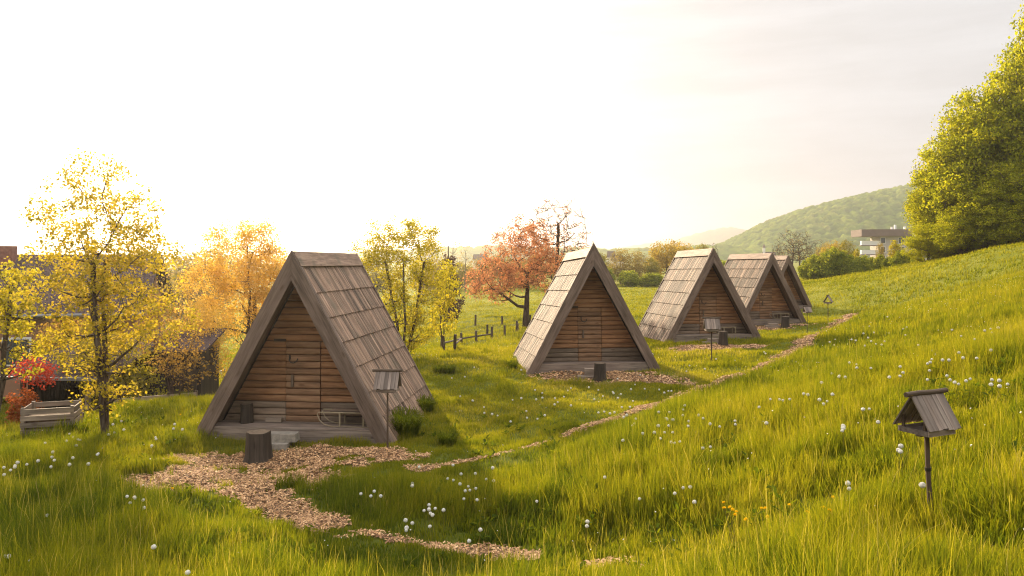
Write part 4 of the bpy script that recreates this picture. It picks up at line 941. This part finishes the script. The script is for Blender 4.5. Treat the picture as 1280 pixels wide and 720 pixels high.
# ------------------------------------------------------------------ sunken garden: house, carport, compost bin, sheds
def house():
    d = 31.0; p = gp(-60, d); p.z = -1.7
    root = empty('salmon_house', p, R(14), 'salmon walled house with long brown tiled roof behind the maple', 'house')
    L, Dp, ev, rd = 7.2, 7.5, 3.25, 5.75
    mb = MB(1); mb.box((L / 2, Dp / 2, ev / 2), (L - .8, Dp - .8, ev)); mb.prism([(0, 0), (1, 0), (1, 1)], 0, 0.01); mb = MB(1); mb.box((L / 2, Dp / 2, ev / 2 - .2), (L - .9, Dp - .9, ev)); mb.build('wall', 'plaster_orange', root)
    r_ = MB(2)
    for s_ in (-1, 1):
        rise = rd - ev; sl = Vector((0, s_ * (Dp / 2), -rise)); c_ = Vector((L / 2, Dp / 2, rd)) + sl * .5
        r_.board(c_, (1, 0, 0), sl, (L, sl.length, .12), .5)
    r_.build('roof', 'tiles', root)
    g = MB(3); g.tube([(0, -.06, ev - .03), (L, -.06, ev - .03)], [.07, .07], 8); g.build('gutter', 'gutter', root)
    for i in (2.2, 5.4):
        wn = MB(4); wn.box((i, .42, 1.7), (1.1, .06, 1.2)); f_ = wn.build('window', 'white', root); wp = MB(5); wp.box((i, .385, 1.7), (.92, .04, 1.02)); wp.build('pane', 'glass', f_)
    # gable infill
    for xx in (.45, L - .45): gb = MB(6); gb.add([(xx, .4, ev - .4), (xx, Dp - .4, ev - .4), (xx, Dp / 2, rd - .2)], [(0, 1, 2)], [(0, 0, 0)] * 3, .5); gb.build('gable', 'plaster_orange', root)
    ch = MB(7); ch.box((.85, Dp / 2 - .6, rd + .0), (.65, .6, .85)); ch.build('chimney', 'brick', root)
house()
def carport():
    p = gp(60, 24.5); p.z = -1.9; root = empty('carport', p, R(-6), 'dark open carport with grey sloping roof behind the compost bin', 'carport')
    w_, dp = 3.6, 3.2; ez = 2.05
    r_ = MB(1); sl = Vector((.5, dp, .95)); 
    V = [(-1.75, -.3, ez), (2.3, -.3, ez), (2.3, dp, ez + 1.05), (-.6, dp, ez + 1.05)]; V2 = [(x, y, z - .08) for x, y, z in V]
    r_.add(V + V2, [(0, 1, 2, 3), (7, 6, 5, 4), (0, 4, 5, 1), (1, 5, 6, 2), (2, 6, 7, 3), (3, 7, 4, 0)], [(x, y, z) for x, y, z in V + V2], .3); r_.build('roof', 'tiles', root)
    g = MB(2); g.box((.27, -.33, ez - .05), (4.1, .06, .10)); g.build('gutter', 'gutter', root)
    wl_ = MB(3)
    for i in range(24): wl_.board((-.95 + i * .14, dp - .3, 1.1), (0, 0, 1), (1, 0, 0), (2.2, .13, .03))
    wl_.build('rear_wall', 'shed', root)
    wl2 = MB(4)
    for i in range(18): wl2.board((-.95, .4 + i * .14, 1.0), (0, 0, 1), (0, 1, 0), (2.0, .13, .03))
    wl2.build('side_wall', 'shed', root)
    for x_ in (1.33, -.9, 2.2):
        q = MB(5); q.board((x_, .05, 1.0), (0, 0, 1), (1, 0, 0), (2.0, .12, .12), .9); q.build('post', 'fencewood' if x_ != 1.33 else 'crate', root)
carport()
def bin_():
    x0, y0 = hit(66, 544); p = Vector((x0, y0, H(x0, y0) - .05)); root = empty('compost_bin', p, R(18), 'weathered slatted wooden compost bin beside the maple trunk', 'compost bin')
    W_, D_, Hh = 1.0, .85, .80
    for sx in (-1, 1):
        for sy in (-1, 1):
            q = MB(3); q.board((sx * W_ / 2, sy * D_ / 2, Hh / 2), (0, 0, 1), (1, 0, 0), (Hh, .07, .07)); q.build('corner_post', 'crate', root)
    for nm, c_, l_, ln in (('slat_panel', (0, -D_ / 2 - .03, 0), (1, 0, 0), W_ + .1), ('slat_panel', (0, D_ / 2 + .03, 0), (1, 0, 0), W_ + .1), ('slat_panel', (-W_ / 2 - .03, 0, 0), (0, 1, 0), D_), ('slat_panel', (W_ / 2 + .03, 0, 0), (0, 1, 0), D_)):
        q = MB(hash(c_) % 99)
        for j in range(5): q.board((c_[0], c_[1], .09 + j * .155), l_, (0, 0, 1), (ln + random.uniform(-.02, .03), .11, .024))
        q.build(nm, 'crate', root)
    q = MB(9); q.box((0, 0, .3), (W_ - .1, D_ - .1, .55)); q.build('compost', 'soil', root)
random.seed(4); bin_()
def small_shed():
    p = gp(205, 26.5); p.z = -1.2; root = empty('garden_shed', p, R(4), 'dark brown wooden shed behind the loose hazel shrub', 'shed')
    q = MB(1)
    for i in range(18): q.board((-1.2 + i * .14, 0, .95), (0, 0, 1), (1, 0, 0), (1.9, .132, .03))
    for i in range(14): q.board((1.27, i * .14, .95), (0, 0, 1), (0, 1, 0), (1.9, .132, .03)); q.board((-1.27, i * .14, .95), (0, 0, 1), (0, 1, 0), (1.9, .132, .03))
    for i in range(18): q.board((-1.2 + i * .14, 1.9, .95), (0, 0, 1), (1, 0, 0), (1.9, .132, .03))
    q.build('wall', 'shed', root)
    r_ = MB(2); V = [(-1.5, -.25, 1.95), (1.5, -.25, 1.95), (1.5, 2.15, 2.5), (-1.5, 2.15, 2.5)]; V2 = [(x, y, z - .07) for x, y, z in V]
    r_.add(V + V2, [(0, 1, 2, 3), (7, 6, 5, 4), (0, 4, 5, 1), (1, 5, 6, 2), (2, 6, 7, 3), (3, 7, 4, 0)], V + V2, .3); r_.build('roof', 'tiles', root)
small_shed()
# low board fence in front of the shed
def board_fence():
    a = gp(138, 22.5); b = gp(246, 24.0); d = b - a; L = math.hypot(d.x, d.y); root = empty('board_fence', a, math.atan2(d.y, d.x), 'low weathered board fence behind the maple and before the dark shed', 'fence')
    for i in range(4):
        x = L * i / 3; z = (b.z - a.z) * i / 3; q = MB(i); q.board((x, .05, z + .28), (0, 0, 1), (1, 0, 0), (.75, .08, .08)); q.build('post', 'fencewood', root)
    q = MB(9)
    for i in range(3):
        for j in range(3):
            q.board((L * (i + .5) / 3, 0, (b.z - a.z) * (i + .5) / 3 + .12 + j * .2), (L / 3, 0, (b.z - a.z) / 3), (0, 0, 1), (L / 3 - .02, .17, .03))
    q.build('boards', 'crate', root)
board_fence()
p = gp(262, 36); p.z = CAMZ - (489 - HZ) / F * 36; root = empty('garden_gate', p, 0, 'white board panel with a dark rail, seen between the shed and the biggest hut', 'gate')
q = MB(1); [q.board((0, 0, .12 + i * .25), (1, 0, 0), (0, 0, 1), (1.4, .235, .04)) for i in range(4)]; q.build('panel', 'white', root)
q = MB(2); q.tube([(-.72, -.05, .40), (.1, -.06, .52), (.75, -.05, .55)], [.04] * 3, 6); q.build('rail', 'metal', root)
for sx in (-.72, .72): q = MB(3); q.board((sx, 0, .4), (0, 0, 1), (1, 0, 0), (1.3, .09, .09)); q.build('post', 'shed', root)

# ------------------------------------------------------------------ apartment block, far houses
def block():
    d = 250.; x0 = (1076 - 640) / F * d; s_ = d / F; root = empty('apartment_block', (x0, d, -2.5), R(-8), 'white apartment block with brown roof band and balconies beyond the hedge', 'apartment building')
    zt = CAMZ + (HZ - 289) * s_ + 2.5; W_ = 58 * s_; W2_ = 26 * s_
    q = MB(1); q.box((W_ / 2 + 3.0, 5, zt / 2), (W_ - 6, 10, zt)); q.build('wall', 'plaster_grey', root)
    q = MB(2); q.box((W_ / 2, 4.4, zt - .6), (W_ + .3, 11.5, 2.3)); q.build('roof_band', 'band', root)
    q = MB(3); q.box((W_ + W2_ / 2 + .2, 4, zt / 2 - .1), (W2_, 13, zt - .1)); q.build('end_wing', 'plaster_white', root)
    for i in range(4):
        z = zt - 4.6 - i * 3.0
        q = MB(4); q.box((3.0, .3, z + .7), (5.8, 1.6, 1.4)); bl = q.build('balcony', 'plaster_white', root); tag(bl, 'white balcony parapet'); g = MB(5); g.box((3.0, .2, z - .15), (6.6, 2.0, .28)); g.build('slab', 'band', bl)
        for xx, ww in ((6.9, 1.5), (12.6, 2.0)):
            q = MB(6); q.box((xx, -.05, z + 1.5), (ww, .12, 2.0)); f_ = q.build('window', 'white', root); q = MB(7); q.box((xx, -.12, z + 1.5), (ww - .25, .06, 1.75)); q.build('pane', 'glass', f_)
        q = MB(8); q.box((W_ + W2_ - .9, -2.52, z + 1.4), (1.6, .1, 1.6)); f_ = q.build('window', 'white', root); q = MB(9); q.box((W_ + W2_ - .9, -2.6, z + 1.4), (1.3, .06, 1.35)); q.build('pane', 'glass', f_)
    for xx, hh in ((11, 1.0), (12, 1.7), (15, 1.1)): q = MB(10); q.box((xx, 4, zt + .5 + hh / 2), (.6, .6, hh)); q.build('chimney', 'white', root)
block()
def far_house(px, d, wpx, ytop, ybase, label, roofm='tiles', church=False, group='far village houses'):
    s_ = d / F; x = (px - 640) / F * d; zb = -1.5; root = empty('church' if church else 'village_house', (x, d, zb), R(20 if px < 800 else -15), label, 'church' if church else 'house', None if church else group)
    w_ = wpx * s_; h = CAMZ + (HZ - ytop) * s_ - zb
    q = MB(1); q.box((0, 0, h * .3), (w_, w_ * .6, h * .6)); q.build('wall', 'plaster_white', root)
    r_ = MB(2)
    for s in (-1, 1): sl = Vector((0, s * w_ * .34, -h * .4)); r_.board(Vector((0, 0, h)) + sl * .5, (1, 0, 0), sl, (w_ * 1.06, sl.length, .2))
    r_.build('roof', roofm, root)
    if church:
        q = MB(3); q.box((-w_ * .38, 0, h * .65), (w_ * .2, w_ * .2, h * 1.3)); q.build('tower', 'plaster_white', root)
        q = MB(4); q.tube([(-w_ * .38, 0, h * 1.3), (-w_ * .38, 0, h * 1.42), (-w_ * .38, 0, h * 1.6)], [w_ * .13, w_ * .10, .02], 8); q.build('spire', 'band', root)
far_house(772, 330, 14, 319, 330, 'pale village house glimpsed past the peak of the second hut')
far_house(764, 420, 10, 314, 325, 'smaller village house above the pale one past the second hut')
far_house(961, 480, 15, 315, 325, 'tiny white church with a small tower above the ridge of the fourth hut', church=True)
far_house(600, 380, 16, 318, 330, 'village house faint in the haze behind the copper tree')
far_house(935, 420, 12, 318, 325, 'village house just over the rear of the fourth hut roof')

# ------------------------------------------------------------------ hills
def hill(name, label, prof, d, depth, bumpsz, amp, step, seed, tintk=1.):
    """ridge line given as photo pixels at distance d; the slope falls towards the viewer"""
    px = np.array([p[0] for p in prof], float); py = np.array([p[1] for p in prof], float)
    xs = (px - 640) / F * d; zs = CAMZ + (HZ - py) / F * d
    ax = np.arange(xs[0], xs[-1], step); av = np.arange(0, 1.0001, step / depth * 1.0)
    A, Vv = np.meshgrid(ax, av); ridge = np.interp(A, xs, zs)
    yy = d - depth * .5 + Vv * depth
    prof_v = np.where(Vv < .5, np.sin(np.clip(Vv / .5, 0, 1) * np.pi / 2) ** 1.15, np.cos(np.clip((Vv - .5) / .5, 0, 1) * np.pi / 2))
    und = noise2(A, yy, 1 / 90., seed) * .16 + noise2(A, yy, 1 / 38., seed + 1) * .08
    zz = -6 + (ridge + 6) * np.maximum(prof_v * (1 - und * (1 - prof_v) * 2), 0)
    if bumpsz:
        cell = bumpsz; gi = np.floor(A / cell).astype(int); gj = np.floor(yy / cell).astype(int); best = np.full(A.shape, 9e9); tid = np.zeros(A.shape)
        for di in (-1, 0, 1):
            for dj in (-1, 0, 1):
                a, b_ = gi + di, gj + dj; rx = _NT[a & 255, b_ & 255]; ry = _NT[(a + 91) & 255, (b_ + 17) & 255]
                dd = np.hypot(A - (a + rx) * cell, yy - (b_ + ry) * cell); s = dd < best; best = np.where(s, dd, best); tid = np.where(s, _NT[(a + 33) & 255, (b_ + 77) & 255], tid)
        zz = zz + np.sqrt(np.clip(1 - (best / (cell * .8)) ** 2, 0, 1)) * amp * (.6 + .8 * tid) * sstep(.03, .1, Vv)
        ti = tid * .75 + .25 * noise2(A, yy, 1 / 60., seed + 4)
    else: ti = noise2(A, yy, 1 / 200., seed)
    n_ = len(ax); m_ = len(av); i2, j2 = np.meshgrid(np.arange(n_ - 1), np.arange(m_ - 1)); k = (j2 * n_ + i2).ravel()
    ob = mesh_np(name, np.c_[A.ravel(), yy.ravel(), zz.ravel()], [np.c_[k, k + 1, k + 1 + n_, k + n_]], [M['hill']], {'tint': ti.ravel() * tintk}, smooth=True)
    tag(ob, label, None, None, 'structure')
hill('hill', 'forested hill above the apartment block', [(880, 326), (905, 312), (930, 297), (960, 281), (1000, 266), (1045, 254), (1080, 246), (1110, 240), (1150, 232), (1200, 222), (1300, 205), (1420, 200), (1600, 230), (1750, 280), (1850, 330)], 1000, 460, 6.2, 4.4, 2.1, 3)
hill('hill', 'low far wooded rise behind the field', [(300, 330), (420, 324), (520, 318), (620, 314), (700, 316), (780, 318), (860, 314), (900, 311), (960, 318), (1040, 330)], 900, 200, 10, 6, 5, 5)
hill('mountain', 'pale blue distant mountain', [(700, 326), (760, 318), (800, 310), (840, 306), (865, 298), (885, 292), (905, 288), (925, 289), (950, 296), (990, 300), (1100, 300), (1300, 326)], 3400, 900, 30, 14, 22, 9, .6)
hill('mountain', 'faint low mountains far across the valley', [(-200, 326), (0, 318), (120, 312), (230, 308), (330, 312), (430, 314), (540, 310), (640, 314), (720, 311), (780, 316), (880, 326)], 3300, 800, 30, 12, 24, 12, .6)

# ------------------------------------------------------------------ dandelion clocks and yellow flowers
def dandelion_mesh(seed, kind):
    rng = np.random.RandomState(seed)
    stem_h = .30
    mb = MB(seed); mb.tube([(0, 0, -.35), (.01, 0, 0), (.006, .01, stem_h * .6), (0, 0, stem_h)], [.003, .003, .0025, .002], 5, .5)
    nV = mb.n; V = [np.concatenate(mb.v)]; T = [np.full(nV, .5)]; fq = [np.array(mb.f[4])]; ft = []; mi = [np.zeros(len(fq[0]), int)]
    other = [k for k in mb.f if k != 4]
    c = np.array([0, 0, stem_h + .01]); off = nV
    if kind == 'clock':
        n = 330; u = rng.normal(0, 1, (n, 3)); u /= np.linalg.norm(u, axis=1)[:, None]; r = .027 * rng.uniform(.7, 1.05, n)
        v = np.cross(u, rng.normal(0, 1, (n, 3))); v /= np.linalg.norm(v, axis=1)[:, None]; w_ = np.cross(u, v); s_ = .0062
        P4 = np.stack([c + u * r[:, None] + (v * a + w_ * b) * s_ + u * (e * .002) for a, b, e in ((-1, 0, 1), (0, 1, -1), (1, 0, 1), (0, -1, -1))], 1)
    else:
        n = 46; a = rng.uniform(0, 6.28, n); el = rng.uniform(.05, 1.1, n); u = np.c_[np.cos(a) * np.cos(el), np.sin(a) * np.cos(el), np.sin(el)]
        v = np.cross(u, [0, 0, 1.]); v /= np.linalg.norm(v, axis=1)[:, None] + 1e-9
        P4 = np.stack([c + u * .002, c + u * .013 + v * .0035, c + u * .021, c + u * .013 - v * .0035], 1)
    V.append(P4.reshape(-1, 3)); T.append(np.repeat(rng.rand(n), 4)); fq.append(off + np.arange(4 * n).reshape(n, 4)); mi.append(np.ones(n, int))
    return np.concatenate(V), np.concatenate(fq), np.concatenate(T), np.concatenate(mi)
V, Q, T, MI = dandelion_mesh(1, 'clock'); dm = mesh_np('dandelion_clock', V, [Q], [M['stem'], M['puff']], {'tint': T}, MI, link=False).data
V, Q, T, MI = dandelion_mesh(2, 'flower'); ym = mesh_np('yellow_flower', V, [Q], [M['stem'], M['petal']], {'tint': T}, MI, link=False).data
A1 = [(288,138),(275,165),(306,152),(318,162),(333,162),(314,185),(187,175),(210,215),(210,232),(222,244),(210,272),(298,236),(291,262),(360,262),(397,222),(407,218),(64,255),(57,268),(66,273),(10,277),(43,287),(22,306),(113,265),(150,250),(462,101),(499,87),(510,122),(444,141),(462,133),(708,100),(703,117),(632,153),(645,160),(628,186),(523,393),(545,399),(558,399),(587,407),(529,423),(591,440),(198,470),(621,601),(28,635),(44,641),(772,706),(756,120)]
A2 = [(256,256),(389,305),(418,281),(465,279),(370,299),(533,256),(513,300),(540,306),(421,319),(450,328),(430,346),(449,345),(474,336),(427,377),(470,380),(234,315),(228,328),(38,358),(91,349),(73,366),(110,368),(294,400),(295,415),(312,411),(318,414),(278,423),(290,433),(307,435),(346,421),(212,459),(226,473),(213,483),(203,495),(305,480),(487,495),(457,537),(890,465),(893,480),(1092,375),(1035,153),(1109,129),(1149,122),(1165,97),(1192,124),(1171,146),(1222,122),(1204,98),(1190,68),(1204,75),(1215,76),(1226,76),(1203,48),(1218,162),(1230,163),(1249,160),(1077,71),(1085,72),(1071,98),(1046,57),(1035,66),(940,48),(960,45),(983,50),(998,47),(671,67),(731,59),(603,82),(838,20),(708,72),(116,139),(1232,357),(1270,335),(963,294),(697,385),(386,248)]
A3 = [(28,262),(36,282),(12,330),(25,315),(47,315),(52,283),(78,252),(120,268),(130,275),(154,292),(181,300),(220,283),(222,293),(320,290),(135,360),(152,358),(43,345),(55,343),(68,343),(323,222),(345,222),(355,226),(375,222),(430,210),(412,208),(462,225),(470,238),(478,228),(465,175),(492,150),(502,210),(510,160),(518,157),(530,300),(528,312),(525,303),(565,125),(587,252),(628,288),(650,160),(683,131),(697,357),(684,368),(695,370),(540,458),(542,476),(737,462),(83,472),(103,470),(102,512),(490,62),(500,70),(550,55),(565,58),(585,38),(605,60),(600,50),(642,60),(695,25),(700,42),(735,70),(772,110),(775,118),(783,97),(810,113),(823,113),(848,92),(865,105),(872,105),(895,107),(765,142),(765,168),(820,157),(822,168),(940,168),(945,183),(958,185),(965,170),(985,180),(880,165),(930,30),(940,25),(945,35),(860,45),(832,28),(288,245),(600,250),(580,250),(850,180)]
A4 = [(290,280),(300,275),(205,338),(254,325),(115,460),(69,487),(5,478),(304,388),(324,386),(201,383),(480,342),(547,322),(516,442),(555,434),(597,445),(627,440),(718,457),(695,477),(769,484),(791,486),(780,520),(838,596),(697,642),(860,267),(990,298),(1017,285),(1034,283),(950,275),(610,300),(625,290),(640,333),(762,357),(515,278),(447,258),(778,235),(683,402),(733,398),(1137,390),(1133,420),(1130,462),(941,438),(1016,438),(990,480),(1018,495),(1064,490),(1019,538),(945,534),(914,578),(997,583),(1055,579),(958,627),(1068,655),(1170,500),(1170,538),(1240,460),(52,345),(105,298)]
PTS = [(x / 3.273, 500 + y / 3.273) for x, y in A1] + [(440 + x / 3.0476, 500 + y / 3.0476) for x, y in A2] + [(820 + x / 2.25, 400 + y / 2.25) for x, y in A3] + [(660 + x / 5.818, 440 + y / 5.818) for x, y in A4]
rr = random.Random(8)
for _ in range(22): PTS.append((rr.uniform(560, 800), rr.uniform(455, 520)))
for _ in range(22): PTS.append((rr.uniform(1040, 1275), rr.uniform(395, 480)))
for _ in range(10): PTS.append((rr.uniform(800, 960), rr.uniform(440, 470)))
kept = []
for p in PTS:
    if all(abs(p[0] - q[0]) + abs(p[1] - q[1]) > 3.2 for q in kept): kept.append(p)
nd = 0
for i, (px, py) in enumerate(kept[:290]):
    h0 = .16
    x, y = hit(px, py, .3); tl_ = float(tall(np.array(x), np.array(y))[1]); h0 = .14 + .22 * tl_
    x, y = hit(px, py, h0 + .01)
    if hut_inside(np.array([x]), np.array([y]), .1)[0]: continue
    reg = ('in the long grass of the slope' if right_of_path(x, y) > .6 and y > 9 else 'in the front grass') if tl_ > .5 else 'in the short lawn by the huts'
    o = bpy.data.objects.new('dandelion_clock', dm); COL.objects.link(o); o.location = (x, y, H(x, y) + h0 - .30)
    o.rotation_euler = (rr.uniform(-.12, .12), rr.uniform(-.12, .12), rr.uniform(0, 6)); s_ = rr.uniform(.68, 1.02) * (1 + .012 * max(0, y - 12)); o.scale = (s_,) * 3
    o.location.z -= .3 * (s_ - 1)
    tag(o, 'white dandelion seed head ' + reg, 'dandelion', 'white dandelion seed heads ' + reg); nd += 1
rs = np.random.RandomState(77); n = 2600; y = np.sqrt(rs.uniform(25, 45 ** 2, n)); x = rs.uniform(-.75, .75, n) * y
h_, tl_ = tall(x, y); k = (noise2(x, y, .45, 31) * .6 + noise2(x, y, 1.7, 32) * .4 > .47) & ~hut_inside(x, y, .1) & (chip_mask(x, y) < -.1) & (tl_ + rs.rand(n) > .5); x, y, h_ = x[k], y[k], h_[k]; n = len(x)
zc = height(x, y) + h_ * rs.uniform(.7, 1.15, n); r_ = rs.uniform(.005, .010, n) * (1 + y / 40); a = rs.uniform(0, 6.28, n); tx = rs.uniform(-.6, .6, n)
V = np.zeros((n, 10, 3))
for q in range(5):
    aq = a + q * 6.2832 / 5; V[:, q, 0] = x + np.cos(aq) * r_; V[:, q, 1] = y + np.sin(aq) * r_; V[:, q, 2] = zc + np.cos(aq) * r_ * tx + .003
    V[:, q + 5, 0] = x + np.cos(aq) * r_ * .5; V[:, q + 5, 1] = y + np.sin(aq) * r_ * .5; V[:, q + 5, 2] = zc - r_ * .9
b0 = np.arange(n)[:, None] * 10
Q = np.concatenate([b0 + np.array([[q, (q + 1) % 5, (q + 1) % 5 + 5, q + 5]]) for q in range(5)])
tag(mesh_np('meadow_florets', V.reshape(-1, 3), [b0 + np.arange(5)[None], Q], [M['puff']], {'tint': np.repeat(rs.rand(n) * .8, 10)}), 'tiny cream florets sprinkled through the meadow grass', 'small flowers', None, 'stuff')
for px, py in [(911, 645), (914, 650), (917, 643), (920, 648), (909, 653), (915, 655), (955, 652), (961, 653), (964, 651), (994, 649), (999, 648), (1028, 651), (1034, 651), (1047, 639), (948, 663), (205, 617), (226, 525)]:
    x, y = hit(px, py, .36); o = bpy.data.objects.new('yellow_flower', ym); COL.objects.link(o); o.location = (x, y, H(x, y) + .08); o.rotation_euler = (rr.uniform(-.3, .3), rr.uniform(-.3, .3), rr.uniform(0, 6)); o.scale = (1.25,) * 3
    tag(o, 'small bright yellow flower in the long grass', 'flower', 'yellow flowers in the long grass')
print('DANDELIONS', nd)

# ------------------------------------------------------------------ air
hb = MB(1); hb.box((0, 1950, 70), (9400, 5100, 170)); hz = hb.build('haze', 'white'); hz.data.materials.clear()
m = bpy.data.materials.new('haze_air'); m.use_nodes = True; t = m.node_tree; t.nodes.clear()
o = N(t, 'OutputMaterial'); pv = N(t, 'VolumePrincipled'); pv.inputs['Color'].default_value = (1, .95, .945, 1); pv.inputs['Density'].default_value = .0004; pv.inputs['Anisotropy'].default_value = .78
t.links.new(pv.outputs[0], o.inputs['Volume']); hz.data.materials.append(m); tag(hz, 'warm evening haze over the valley', 'haze', None, 'stuff')
